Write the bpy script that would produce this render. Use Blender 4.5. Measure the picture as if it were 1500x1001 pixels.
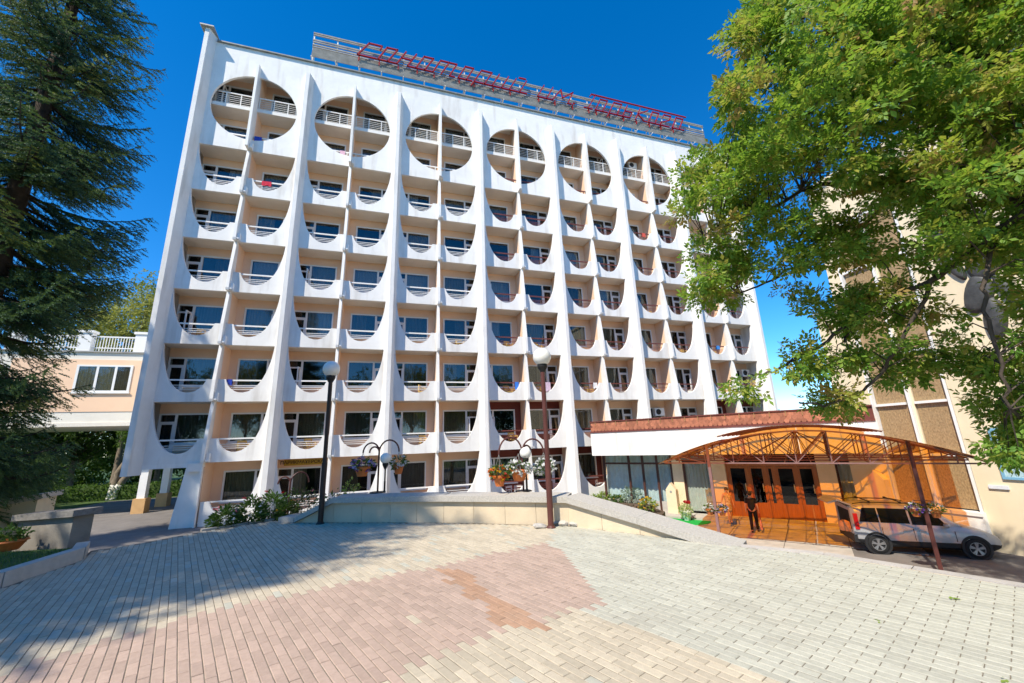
import bpy, bmesh, math, random
import numpy as np
from mathutils import Vector, Matrix

for o in list(bpy.data.objects):
    bpy.data.objects.remove(o, do_unlink=True)
S = bpy.context.scene
COL = S.collection
R = math.radians
random.seed(7)
rng = np.random.default_rng(11)

# ------------------------------------------------------------------ camera
CAM_P = np.array([11.2619, -24.3004, 3.5174])
F_PX = 589.05                      # focal length in pixels of a 1500 px wide picture
YAW, PITCH, ROLL = 0.3089, 0.2418, -0.0363
def cam_axes():
    cy, sy, cp, sp = math.cos(YAW), math.sin(YAW), math.cos(PITCH), math.sin(PITCH)
    fwd = np.array([sy*cp, cy*cp, sp]); right = np.array([cy, -sy, 0.0]); up = np.cross(right, fwd)
    c, s = math.cos(ROLL), math.sin(ROLL)
    return c*right + s*up, -s*right + c*up, fwd
AX = cam_axes()
def ray(x, y): return (x-750)/F_PX*AX[0] - (y-500.5)/F_PX*AX[1] + AX[2]
def G(x, y, z): d = ray(x, y); return CAM_P + d*(z-CAM_P[2])/d[2]        # pixel -> point on the level z
def PY(x, y, Y): d = ray(x, y); return CAM_P + d*(Y-CAM_P[1])/d[1]       # pixel -> point on the plane Y
def PX(x, y, X): d = ray(x, y); return CAM_P + d*(X-CAM_P[0])/d[0]
def PD(x, y, D): return CAM_P + ray(x, y)*D
def PR(p):
    d = np.asarray(p, float) - CAM_P; w = d @ AX[2]
    return 750 + F_PX*(d @ AX[0])/w, 500.5 - F_PX*(d @ AX[1])/w, w

cam = bpy.data.cameras.new('camera'); camo = bpy.data.objects.new('camera', cam); COL.objects.link(camo)
m = Matrix(((AX[0][0], AX[1][0], -AX[2][0], CAM_P[0]), (AX[0][1], AX[1][1], -AX[2][1], CAM_P[1]),
            (AX[0][2], AX[1][2], -AX[2][2], CAM_P[2]), (0, 0, 0, 1)))
camo.matrix_world = m
cam.sensor_width = 36.0; cam.lens = F_PX/1500*36.0; cam.clip_start = 0.05; cam.clip_end = 3000
S.camera = camo

# ------------------------------------------------------------------ sky and sun
SUN_TO = Vector((-1.15, -0.85, 1.75)).normalized()
world = bpy.data.worlds.new('World'); S.world = world; world.use_nodes = True
wn = world.node_tree.nodes; wl = world.node_tree.links; wn.clear()
sky = wn.new('ShaderNodeTexSky'); sky.sky_type = 'NISHITA'; sky.sun_disc = False
sky.sun_elevation = math.asin(SUN_TO.z); sky.sun_rotation = math.atan2(SUN_TO.x, SUN_TO.y)
sky.altitude = 800; sky.air_density = 0.9; sky.dust_density = 0.0; sky.ozone_density = 5.0
bg = wn.new('ShaderNodeBackground'); bg.inputs['Strength'].default_value = 0.15
wo = wn.new('ShaderNodeOutputWorld')
hsv = wn.new('ShaderNodeHueSaturation'); hsv.inputs['Saturation'].default_value = 1.32; hsv.inputs['Value'].default_value = 1.17
wl.new(sky.outputs[0], hsv.inputs['Color']); wl.new(hsv.outputs[0], bg.inputs[0]); wl.new(bg.outputs[0], wo.inputs[0])
sun = bpy.data.lights.new('sun', 'SUN'); sun.energy = 4.5; sun.angle = R(0.5); sun.color = (1.0, 0.915, 0.77)
suno = bpy.data.objects.new('sun', sun); COL.objects.link(suno)
suno.rotation_euler = (-SUN_TO).to_track_quat('-Z', 'Y').to_euler(); suno.location = (-30, -60, 60)
S.render.engine = 'CYCLES'
S.view_settings.view_transform = 'Standard'; S.view_settings.look = 'None'
S.view_settings.exposure = 0.58; S.view_settings.gamma = 1.0; S.view_settings.use_curve_mapping = False
S.cycles.transparent_max_bounces = 24

# ------------------------------------------------------------------ materials
MATS = {}
def mat(name, base, rough=0.7, var=0.10, scale=1.5, bump=0.0, bscale=40.0, spec=0.3, metal=0.0,
        orand=0.0, col2=None, stretch=None, attr=None, stain=0.0):
    """principled paint/stone/metal whose colour wanders with noise in world space"""
    if name in MATS: return MATS[name]
    mt = bpy.data.materials.new(name); mt.use_nodes = True
    n = mt.node_tree.nodes; l = mt.node_tree.links
    b = n['Principled BSDF']
    b.inputs['Roughness'].default_value = rough; b.inputs['Metallic'].default_value = metal
    b.inputs['Specular IOR Level'].default_value = spec
    geo = n.new('ShaderNodeNewGeometry'); src = geo.outputs['Position']
    if stretch:
        mp = n.new('ShaderNodeMapping'); mp.inputs['Scale'].default_value = stretch
        l.new(src, mp.inputs['Vector']); src = mp.outputs['Vector']
    nz = n.new('ShaderNodeTexNoise'); nz.inputs['Scale'].default_value = scale; nz.inputs['Detail'].default_value = 7
    nz.inputs['Roughness'].default_value = 0.62
    l.new(src, nz.inputs['Vector'])
    ra = n.new('ShaderNodeMapRange'); ra.inputs['From Min'].default_value = 0.28; ra.inputs['From Max'].default_value = 0.72
    l.new(nz.outputs['Fac'], ra.inputs['Value'])
    mx = n.new('ShaderNodeMix'); mx.data_type = 'RGBA'
    c = np.array(base[:3]); lo = c*(1-var); hi = np.minimum(c*(1+var), 0.92)
    if col2 is not None: lo = np.array(col2[:3])
    mx.inputs['A'].default_value = (*lo, 1); mx.inputs['B'].default_value = (*hi, 1)
    l.new(ra.outputs['Result'], mx.inputs['Factor'])
    out = mx.outputs['Result']
    if stain:
        n3 = n.new('ShaderNodeTexNoise'); n3.inputs['Scale'].default_value = 0.55; n3.inputs['Detail'].default_value = 9
        mp3 = n.new('ShaderNodeMapping'); mp3.inputs['Scale'].default_value = (3.2, 3.2, 0.5)
        l.new(geo.outputs['Position'], mp3.inputs['Vector']); l.new(mp3.outputs['Vector'], n3.inputs['Vector'])
        r3 = n.new('ShaderNodeMapRange'); r3.inputs['From Min'].default_value = 0.53; r3.inputs['From Max'].default_value = 0.78
        r3.inputs['To Max'].default_value = stain
        l.new(n3.outputs['Fac'], r3.inputs['Value'])
        m3 = n.new('ShaderNodeMix'); m3.data_type = 'RGBA'; m3.inputs['B'].default_value = (0.33, 0.27, 0.2, 1)
        l.new(r3.outputs['Result'], m3.inputs['Factor']); l.new(out, m3.inputs['A']); out = m3.outputs['Result']
    if orand or attr:
        hv = n.new('ShaderNodeHueSaturation')
        if attr:
            at = n.new('ShaderNodeAttribute'); at.attribute_name = attr; rs = at.outputs['Fac']
        else:
            oi = n.new('ShaderNodeObjectInfo'); rs = oi.outputs['Random']
        r2 = n.new('ShaderNodeMapRange'); r2.inputs['To Min'].default_value = 1-(orand or .15); r2.inputs['To Max'].default_value = 1+(orand or .15)*.6
        l.new(rs, r2.inputs['Value']); l.new(r2.outputs['Result'], hv.inputs['Value']); l.new(out, hv.inputs['Color'])
        out = hv.outputs['Color']
    l.new(out, b.inputs['Base Color'])
    if bump:
        n2 = n.new('ShaderNodeTexNoise'); n2.inputs['Scale'].default_value = bscale; n2.inputs['Detail'].default_value = 5
        l.new(geo.outputs['Position'], n2.inputs['Vector'])
        bp = n.new('ShaderNodeBump'); bp.inputs['Strength'].default_value = bump; bp.inputs['Distance'].default_value = 0.02
        l.new(n2.outputs['Fac'], bp.inputs['Height']); l.new(bp.outputs['Normal'], b.inputs['Normal'])
    MATS[name] = mt
    return mt

def schlick(n, l, r0):
    lw = n.new('ShaderNodeLayerWeight'); lw.inputs['Blend'].default_value = 0.5
    pw = n.new('ShaderNodeMath'); pw.operation = 'POWER'; pw.inputs[1].default_value = 5.0; l.new(lw.outputs['Facing'], pw.inputs[0])
    ma = n.new('ShaderNodeMath'); ma.operation = 'MULTIPLY_ADD'; ma.use_clamp = True
    ma.inputs[1].default_value = 1-r0; ma.inputs[2].default_value = r0; l.new(pw.outputs[0], ma.inputs[0]); return ma

def glass(name, tint=(0.75, 0.78, 0.78), refl=0.10):
    if name in MATS: return MATS[name]
    mt = bpy.data.materials.new(name); mt.use_nodes = True
    n = mt.node_tree.nodes; l = mt.node_tree.links; n.clear()
    out = n.new('ShaderNodeOutputMaterial'); tr = n.new('ShaderNodeBsdfTransparent'); gl = n.new('ShaderNodeBsdfGlossy')
    tr.inputs['Color'].default_value = (*tint, 1); gl.inputs['Roughness'].default_value = 0.015
    ma = schlick(n, l, refl)
    mx = n.new('ShaderNodeMixShader'); l.new(ma.outputs[0], mx.inputs[0]); l.new(tr.outputs[0], mx.inputs[1]); l.new(gl.outputs[0], mx.inputs[2])
    l.new(mx.outputs[0], out.inputs[0]); MATS[name] = mt
    return mt

def amber(name):
    """tinted translucent roofing sheet: sunlight passes through it coloured"""
    if name in MATS: return MATS[name]
    mt = bpy.data.materials.new(name); mt.use_nodes = True
    n = mt.node_tree.nodes; l = mt.node_tree.links; n.clear()
    out = n.new('ShaderNodeOutputMaterial'); tr = n.new('ShaderNodeBsdfTransparent'); tl = n.new('ShaderNodeBsdfTranslucent'); gl = n.new('ShaderNodeBsdfGlossy')
    tr.inputs['Color'].default_value = (1.0, 0.61, 0.045, 1); tl.inputs['Color'].default_value = (0.95, 0.50, 0.03, 1)
    gl.inputs['Roughness'].default_value = 0.12
    m1 = n.new('ShaderNodeMixShader'); m1.inputs[0].default_value = 0.10
    l.new(tr.outputs[0], m1.inputs[1]); l.new(tl.outputs[0], m1.inputs[2])
    fr = schlick(n, l, 0.04)
    m2 = n.new('ShaderNodeMixShader'); l.new(fr.outputs[0], m2.inputs[0]); l.new(m1.outputs[0], m2.inputs[1]); l.new(gl.outputs[0], m2.inputs[2])
    l.new(m2.outputs[0], out.inputs[0]); MATS[name] = mt
    return mt

def leafmat(name, c1, c2, trans=0.35, rough=0.55):
    """leaf: colour from the per-leaf attribute 'tint', partly translucent"""
    if name in MATS: return MATS[name]
    mt = bpy.data.materials.new(name); mt.use_nodes = True
    n = mt.node_tree.nodes; l = mt.node_tree.links
    b = n['Principled BSDF']; b.inputs['Roughness'].default_value = rough; b.inputs['Specular IOR Level'].default_value = 0.35
    at = n.new('ShaderNodeAttribute'); at.attribute_name = 'tint'
    cr = n.new('ShaderNodeValToRGB'); cr.color_ramp.elements[0].color = (*c1[0], 1); cr.color_ramp.elements[1].color = (*c1[-1], 1)
    k = len(c1)
    for i in range(1, k-1):
        e = cr.color_ramp.elements.new(i/(k-1)); e.color = (*c1[i], 1)
    l.new(at.outputs['Fac'], cr.inputs['Fac']); l.new(cr.outputs['Color'], b.inputs['Base Color'])
    tl = n.new('ShaderNodeBsdfTranslucent'); hs = n.new('ShaderNodeMix'); hs.data_type = 'RGBA'; hs.blend_type = 'MIX'
    hs.inputs['Factor'].default_value = 0.5; hs.inputs['B'].default_value = (*c2, 1)
    l.new(cr.outputs['Color'], hs.inputs['A']); l.new(hs.outputs['Result'], tl.inputs['Color'])
    mx = n.new('ShaderNodeMixShader'); mx.inputs[0].default_value = trans
    l.new(b.outputs[0], mx.inputs[1]); l.new(tl.outputs[0], mx.inputs[2]); l.new(mx.outputs[0], n['Material Output'].inputs[0])
    MATS[name] = mt
    return mt

WHITE = mat('white_paint', (0.80, 0.78, 0.745), 0.8, 0.06, 1.3, 0.25, 22, 0.15, stain=0.48, orand=0.05)
WHITE2 = mat('white_trim', (0.80, 0.79, 0.77), 0.5, 0.04, 2)
SOFFIT = mat('soffit_paint', (0.76, 0.70, 0.61), 0.85, 0.06, 1.2)
PEACH = mat('peach_paint', (0.89, 0.60, 0.41), 0.85, 0.06, 0.8, 0.05, 30)
BROWNRED = mat('red_brown_paint', (0.16, 0.035, 0.025), 0.6, 0.12, 1.5)
RAILW = mat('rail_white', (0.78, 0.76, 0.72), 0.45, 0.05, 3)
RAILB = mat('rail_brown', (0.15, 0.045, 0.035), 0.45, 0.15, 3)
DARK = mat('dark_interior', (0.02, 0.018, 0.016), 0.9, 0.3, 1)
GLASS = glass('window_glass', (0.70, 0.74, 0.74), 0.07)
GLASSD = glass('door_glass', (0.25, 0.25, 0.25), 0.05)
CURT = [mat('curtain_brown', (0.27, 0.20, 0.13), 0.9, 0.35, 5, stretch=(7, 1, 0.25)),
        mat('curtain_tan', (0.40, 0.32, 0.21), 0.9, 0.35, 5, stretch=(8, 1, 0.25)),
        mat('curtain_sheer', (0.55, 0.56, 0.58), 0.9, 0.15, 5, stretch=(8, 1, 0.25)),
        mat('curtain_dark', (0.14, 0.12, 0.10), 0.9, 0.4, 5, stretch=(7, 1, 0.25))]
STEELB = mat('brown_steel', (0.10, 0.032, 0.025), 0.45, 0.2, 4, 0.1, 80, 0.4)
STEELM = mat('mauve_steel', (0.26, 0.14, 0.13), 0.5, 0.15, 4)
STEELD = mat('dark_steel', (0.035, 0.022, 0.018), 0.45, 0.25, 4)
GREYM = mat('grey_metal', (0.33, 0.32, 0.30), 0.5, 0.25, 2.5, 0, 40, 0.4)
SLATW = mat('weathered_slat', (0.29, 0.275, 0.245), 0.7, 0.3, 2.0)
REDM = mat('red_sign', (0.33, 0.012, 0.012), 0.45, 0.25, 3)
CREAM = mat('cream_render', (0.78, 0.66, 0.46), 0.85, 0.06, 0.6, 0.1, 40, stain=0.12)
SAND = mat('sandstone', (0.62, 0.51, 0.36), 0.8, 0.16, 1.3, 0.15, 30, orand=0.10, stain=0.35)
COPING = mat('granite_coping', (0.43, 0.40, 0.355), 0.75, 0.22, 40, 0.15, 90)
CONC = mat('concrete', (0.42, 0.39, 0.35), 0.85, 0.18, 2.5, 0.2, 60, stain=0.3)
CONC2 = mat('dark_concrete', (0.20, 0.185, 0.165), 0.85, 0.2, 2.5, 0.2, 60)
ASPH = mat('asphalt', (0.17, 0.155, 0.145), 0.9, 0.2, 1.1, 0.25, 120)
KERB = mat('kerb_stone', (0.45, 0.41, 0.37), 0.8, 0.15, 6, 0.2, 80, orand=0.12)
GRASS = mat('grass_soil', (0.055, 0.095, 0.022), 0.9, 0.4, 2.5, 0.4, 60)
SOIL = mat('soil', (0.10, 0.07, 0.045), 0.95, 0.3, 6, 0.4, 50)
BARK = mat('bark', (0.075, 0.058, 0.045), 0.9, 0.4, 6, 0.5, 30)
BARKL = mat('bark_light', (0.20, 0.16, 0.12), 0.9, 0.3, 6, 0.5, 30)
TERRA = mat('terracotta', (0.55, 0.16, 0.04), 0.6, 0.15, 8)
BLACKP = mat('black_plastic', (0.02, 0.02, 0.02), 0.5, 0.2, 5)

# ------------------------------------------------------------------ mesh helpers
class MB:
    def __init__(s): s.v = []; s.f = []; s.mi = []; s.cur = 0
    def add(s, vs, fs):
        o = len(s.v); s.v += [tuple(map(float, p)) for p in vs]; s.f += [tuple(i+o for i in f) for f in fs]; s.mi += [s.cur]*len(fs); return s
    def box(s, x0, x1, y0, y1, z0, z1):
        return s.add([(x0,y0,z0),(x1,y0,z0),(x1,y1,z0),(x0,y1,z0),(x0,y0,z1),(x1,y0,z1),(x1,y1,z1),(x0,y1,z1)],
                     [(0,3,2,1),(4,5,6,7),(0,1,5,4),(1,2,6,5),(2,3,7,6),(3,0,4,7)])
    def obox(s, p, q, w, h, up=(0,0,1)):
        """bar of width w (across) and height h (along up) from p to q"""
        p = np.array(p, float); q = np.array(q, float); d = q-p; L = np.linalg.norm(d); d = d/max(L, 1e-9)
        up = np.array(up, float)
        if abs(d @ up) > 0.98: up = np.array((1.0, 0, 0))
        sd = np.cross(d, up); sd /= np.linalg.norm(sd); u = np.cross(sd, d)
        vs = [p+sd*a*w/2+u*b*h/2 for a, b in ((-1,-1),(1,-1),(1,1),(-1,1))]+[q+sd*a*w/2+u*b*h/2 for a, b in ((-1,-1),(1,-1),(1,1),(-1,1))]
        return s.add(vs, [(0,1,2,3),(7,6,5,4),(0,4,5,1),(1,5,6,2),(2,6,7,3),(3,7,4,0)])
    def tube(s, path, r, n=8, cap=True):
        path = [np.array(p, float) for p in path]; k = len(path)
        rs = r if hasattr(r, '__len__') else [r]*k
        vs = []; fs = []; prev = None
        for i, p in enumerate(path):
            d = path[min(i+1, k-1)]-path[max(i-1, 0)]; d = d/max(np.linalg.norm(d), 1e-9)
            if prev is None:
                a = np.array((0, 0, 1.0)) if abs(d[2]) < .9 else np.array((1.0, 0, 0))
                sx = np.cross(d, a)
            else: sx = prev - d*(prev @ d)
            sx = sx/max(np.linalg.norm(sx), 1e-9); prev = sx; sy = np.cross(d, sx)
            for j in range(n):
                t = 2*math.pi*j/n; vs.append(p+rs[i]*(math.cos(t)*sx+math.sin(t)*sy))
        for i in range(k-1):
            for j in range(n): fs.append((i*n+j, i*n+(j+1) % n, (i+1)*n+(j+1) % n, (i+1)*n+j))
        if cap: fs.append(tuple(range(n))[::-1]); fs.append(tuple((k-1)*n+j for j in range(n)))
        return s.add(vs, fs)
    def lathe(s, prof, c=(0,0,0), n=20, axis='z'):
        vs = []; fs = []; k = len(prof)
        for (r, z) in prof:
            for j in range(n):
                t = 2*math.pi*j/n; x, y = r*math.cos(t), r*math.sin(t)
                if axis == 'z': vs.append((c[0]+x, c[1]+y, c[2]+z))
                elif axis == 'y': vs.append((c[0]+x, c[1]+z, c[2]+y))
                else: vs.append((c[0]+z, c[1]+x, c[2]+y))
        for i in range(k-1):
            for j in range(n): fs.append((i*n+j, i*n+(j+1) % n, (i+1)*n+(j+1) % n, (i+1)*n+j))
        return s.add(vs, fs)
    def prism(s, poly, a, b, axis='y'):
        """poly: 2-D outline; extruded from a to b along axis"""
        k = len(poly)
        def P(u, v, t): return (u, t, v) if axis == 'y' else ((t, u, v) if axis == 'x' else (u, v, t))
        vs = [P(u, v, a) for u, v in poly]+[P(u, v, b) for u, v in poly]
        fs = [tuple(range(k)), tuple(range(2*k-1, k-1, -1))]+[(i, i+k, (i+1) % k+k, (i+1) % k) for i in range(k)]
        return s.add(vs, fs)
    def mesh(s, name, mats, smooth=False, fix=True):
        me = bpy.data.meshes.new(name); me.from_pydata(s.v, [], s.f)
        for m_ in (mats if isinstance(mats, (list, tuple)) else [mats]): me.materials.append(m_)
        if any(s.mi): me.polygons.foreach_set('material_index', s.mi)
        if fix:
            bm = bmesh.new(); bm.from_mesh(me); bmesh.ops.recalc_face_normals(bm, faces=bm.faces)
            bm.to_mesh(me); bm.free()
        if smooth: me.polygons.foreach_set('use_smooth', [True]*len(me.polygons))
        me.update(); return me
    def build(s, name, mats, parent=None, smooth=False, loc=None):
        return ob(name, s.mesh(name, mats, smooth), parent, loc)

def ob(name, me, parent=None, loc=None, rz=None):
    o = bpy.data.objects.new(name, me); COL.objects.link(o)
    if parent is not None: o.parent = parent
    if loc is not None: o.location = loc
    if rz is not None: o.rotation_euler = (0, 0, rz)
    return o
def tag(o, label, cat, group=None):
    o['label'] = label; o['category'] = cat
    if group: o['group'] = group
    return o
def struct(o, kind='structure'):
    o['kind'] = kind; return o
def thing(name, label, cat, loc=(0,0,0), rz=0, group=None):
    return tag(ob(name, None, None, loc, rz), label, cat, group)
def copy_tree(o, parent=None):
    c = o.copy(); COL.objects.link(c); c.parent = parent
    for ch in o.children: copy_tree(ch, c)
    return c
def npmesh(name, V, F, mats, tint=None, smooth=False):
    """V (n,3), F (m,k) arrays of one face size -> mesh; tint: one value per vertex"""
    me = bpy.data.meshes.new(name); V = np.asarray(V, np.float32); F = np.asarray(F, np.int32)
    me.vertices.add(len(V)); me.vertices.foreach_set('co', V.ravel())
    k = F.shape[1]; me.loops.add(F.size); me.loops.foreach_set('vertex_index', F.ravel())
    me.polygons.add(len(F)); me.polygons.foreach_set('loop_start', np.arange(0, F.size, k, dtype=np.int32))
    for m_ in (mats if isinstance(mats, (list, tuple)) else [mats]): me.materials.append(m_)
    if tint is not None:
        a = me.attributes.new('tint', 'FLOAT', 'POINT'); a.data.foreach_set('value', np.asarray(tint, np.float32))
    me.polygons.foreach_set('use_smooth', np.full(len(F), bool(smooth)))
    me.update(calc_edges=True); me.validate(); return me
def smooth01(t): t = np.clip(t, 0, 1); return t*t*(3-2*t)
# ------------------------------------------------------------------ ground, road, forecourt
def gz(x): return 0.05 - 0.90*float(smooth01((x-3)/16.0))
def sheet(name, xs, ys, dz, m_):
    V = [(x, y, gz(x)+dz) for y in ys for x in xs]; nx = len(xs)
    Fc = [(j*nx+i, j*nx+i+1, (j+1)*nx+i+1, (j+1)*nx+i) for j in range(len(ys)-1) for i in range(nx-1)]
    return struct(ob(name, npmesh(name, V, Fc, m_, smooth=True)))
gx = [-900, -300, -100, -40, -20, -10, -4]+[i*1.0 for i in range(0, 24)]+[28, 34, 60, 120, 300, 900]
sheet('ground', gx, [-900, -300, -100, -40, 0, 40, 100, 300, 900], -0.03, GRASS)
sheet('road', [-9, -6, -3]+[i*1.0 for i in range(0, 24)]+[28, 32, 40, 60], [-60, -30, -15, 0, 8, 17], 0.0, ASPH)

ZP = 2.05                                           # level of the paved terrace
U = np.array([0.6, -0.8, 0.0]); N = np.array([-0.8, -0.6, 0.0])    # along the entrance front / out of it
# terrace outline (counter-clockwise)
TER = [(17.3, -31), (17.25, -23.5), (16.93, -21.75), (16.38, -20.27), (15.82, -19.56), (14.4, -17.34), (12.42, -15.95), (10.51, -14.93),
       (9.62, -14.45), (9.06, -13.95), (8.06, -14.58), (7.34, -15.3), (6.85, -15.55), (7.1, -16.25), (7.0, -17.47), (6.6, -19.5), (5.5, -31)]
tm = MB(); tm.prism(TER, -1.2, ZP-0.022, 'z')
struct(tm.build('terrace', CONC2))

# pavers ---------------------------------------------------------------
vd = np.array([math.cos(R(111.5)), math.sin(R(111.5))]); wd = np.array([vd[1], -vd[0]])
PL, PW, JT = 0.212, 0.0705, 0.0055
def inside(p, poly):
    c = False; j = len(poly)-1
    for i in range(len(poly)):
        xi, yi = poly[i]; xj, yj = poly[j]
        if (yi > p[1]) != (yj > p[1]) and p[0] < (xj-xi)*(p[1]-yi)/(yj-yi)+xi: c = not c
        j = i
    return c
def pxpoly(pts): return [tuple(G(x, y, ZP)[:2]) for x, y in pts]
PINK = pxpoly([(805,793),(640,830),(480,860),(330,890),(150,940),(0,985)]) + [(8.2, -21.2), (9.5, -22.4)] + pxpoly([(430, 1075), (560,1001),(690,935),(850,890),(890,885)])
GREY = pxpoly([(805,793),(812,768),(860,775),(1000,790),(1075,799),(1200,812),(1500,862)]) + [(17.3, -23), (17.3, -31), (14.9, -31), (14.3, -24)] + pxpoly([(1150,1001),(1000,945),(860,897),(890,885)])
TERC = [G(x, y, ZP)[:2] for x, y in ((648,836),(675,848),(700,864),(722,882),(750,905),(775,915),(800,913))]
def seg_d(p, a, b):
    ab = b-a; t = np.clip(((p-a) @ ab)/(ab @ ab), 0, 1); return np.linalg.norm(p-a-t*ab)
pav = {'pink': mat('paver_pink', (0.43, 0.315, 0.25), 0.8, 0.10, 25, 0.25, 150, orand=0.12, stain=.22),
       'cream': mat('paver_cream', (0.50, 0.43, 0.32), 0.8, 0.10, 25, 0.25, 150, orand=0.15, stain=.22),
       'grey': mat('paver_grey', (0.455, 0.44, 0.36), 0.8, 0.10, 25, 0.25, 150, orand=0.12, stain=.22),
       'terra': mat('paver_terracotta', (0.42, 0.255, 0.165), 0.8, 0.12, 25, 0.25, 150, orand=0.12)}
pavs = {k: mat(v.name+'_far', {'pink': (0.43,0.315,0.25), 'cream': (0.50,0.43,0.32), 'grey': (0.455,0.44,0.36), 'terra': (0.42,0.255,0.165)}[k],
               0.8, 0.10, 25, 0.25, 150, orand={'pink': .10, 'cream': .12, 'grey': .09, 'terra': .12}[k]+.02, attr='tint', stain=.22) for k, v in pav.items()}
KEYS = list(pav)
def brick_verts(L, W, H=0.03, c=0.0035):
    a, b = L/2, W/2
    lo = [(-a, -b, -H), (a, -b, -H), (a, b, -H), (-a, b, -H)]
    mi = [(-a, -b, -c), (a, -b, -c), (a, b, -c), (-a, b, -c)]
    hi = [(-a+c, -b+c, 0), (a-c, -b+c, 0), (a-c, b-c, 0), (-a+c, b-c, 0)]
    f = [(8,9,10,11)]+[(i, (i+1) % 4, 4+(i+1) % 4, 4+i) for i in range(4)]+[(4+i, 4+(i+1) % 4, 8+(i+1) % 4, 8+i) for i in range(4)]
    return np.array(lo+mi+hi), np.array(f)
BV, BF = brick_verts(PL-JT, PW-JT)
org = np.array([11.0, -19.0])
TERi = [(p[0], p[1]) for p in TER]
bricks = []
for i in range(-112, 113):
    for j in range(-64, 40):
        c = org + wd*i*PW + vd*(j+0.5*(i % 2))*PL
        if c[1] < -26.5 or not inside(c, TERi): continue
        if not (inside(c+vd*PL*.45, TERi) and inside(c-vd*PL*.45, TERi)): continue
        k = 'cream'
        if inside(c, PINK):
            k = 'pink'
            if random.random() < 0.012 and c[1] < -19.8: k = 'cream'
        elif inside(c, GREY): k = 'grey'
        elif random.random() < 0.10: k = 'grey'
        dm = min(seg_d(c, TERC[q], TERC[q+1]) for q in range(len(TERC)-1))
        if dm < 0.075 or (dm < 0.15 and random.random() < 0.3): k = 'terra'
        bricks.append((c, k))
vis = []
for idx, (c, k) in enumerate(bricks):
    x, y, w = PR((c[0], c[1], ZP))
    if w > 0.5 and -5 < x < 1505 and y < 1010: vis.append((w, idx))
vis.sort(); near = set(i for _, i in vis[:295])
paving = struct(ob('paving', None, None, (0, 0, ZP)))
ang = math.atan2(vd[1], vd[0])
bme = {k: npmesh('paver_'+k, BV, BF, pav[k]) for k in KEYS}
for i in near:
    c, k = bricks[i]
    o = ob('paver_brick', bme[k], paving, (c[0], c[1], random.uniform(-.002, .002)), ang+random.uniform(-.006, .006))
    o.rotation_euler[0] = random.uniform(-.004, .004); o.rotation_euler[1] = random.uniform(-.006, .006)
rest = [b for i, b in enumerate(bricks) if i not in near]
ca, sa = math.cos(ang), math.sin(ang)
nb = len(rest); cs = np.array([b[0] for b in rest]); ks = np.array([KEYS.index(b[1]) for b in rest])
an = ang+rng.uniform(-.006, .006, nb)
V = np.empty((nb, 12, 3)); V[:, :, 0] = cs[:, 0, None]+np.cos(an)[:, None]*BV[:, 0]-np.sin(an)[:, None]*BV[:, 1]
V[:, :, 1] = cs[:, 1, None]+np.sin(an)[:, None]*BV[:, 0]+np.cos(an)[:, None]*BV[:, 1]
V[:, :, 2] = BV[:, 2][None]+rng.uniform(-.002, .002, (nb, 1))+rng.uniform(-.006, .006, (nb, 1))*BV[:, 0][None]
Fb = (np.arange(nb)*12)[:, None, None]+BF[None]
me = npmesh('paver_bricks', V.reshape(-1, 3), Fb.reshape(-1, 4), [pavs[k] for k in KEYS], np.repeat(rng.random(nb), 12))
me.polygons.foreach_set('material_index', np.repeat(ks, 9).astype(np.int32))
struct(ob('paver_bricks', me, paving), 'stuff')
# sand in the joints
jm = MB(); jm.prism([(x, y) for x, y in TER], ZP-0.0195, ZP-0.0045, 'z'); jm.build('joint_sand', mat('joint_sand', (0.20, 0.17, 0.13), 0.95, 0.35, 6, 0.3, 120), paving).location = (0, 0, -ZP)

# pale kerb on the right edge of the terrace: separate stones
kerb = thing('kerb', 'pale stone kerb edging the paved terrace above the forecourt', 'kerb')
redge = [np.array(p) for p in ((15.86, -19.60), (16.42, -20.29), (16.97, -21.76), (17.29, -23.5), (17.34, -27))]
for a, b in zip(redge[:-1], redge[1:]):
    L = np.linalg.norm(b-a); n_ = max(1, int(L/0.62)); d = (b-a)/L
    for q in range(n_):
        p0 = a+d*(L*q/n_+.005); p1 = a+d*(L*(q+1)/n_-.005)
        mb = MB(); mb.obox((*p0, ZP-0.06), (*p1, ZP-0.06), 0.13, 0.14); mb.build('kerb_stone', KERB, kerb)
# left kerb with lawn
lk = thing('kerb', 'grey concrete kerb round the lawn beside the spruce', 'kerb')
ledge = [np.array(p) for p in ((6.84, -15.75), (7.06, -16.25), (6.96, -17.45), (6.55, -19.5), (6.2, -22.5))]
for a, b in zip(ledge[:-1], ledge[1:]):
    L = np.linalg.norm(b-a); n_ = max(1, int(L/0.85)); d = (b-a)/L
    for q in range(n_):
        p0 = a+d*(L*q/n_+.005); p1 = a+d*(L*(q+1)/n_-.005)
        mb = MB(); mb.obox((*p0, ZP+0.03), (*p1, ZP+0.03), 0.15, 0.28); mb.build('kerb_stone', KERB, lk)
lawn = MB(); lawn.prism([(6.8, -15.75), (7.0, -16.25), (6.9, -17.45), (6.48, -19.5), (6.1, -22.5), (-3, -24), (-3, -19), (4.2, -15.2)], -0.4, ZP+0.09, 'z')
struct(lawn.build('lawn', GRASS))

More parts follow.
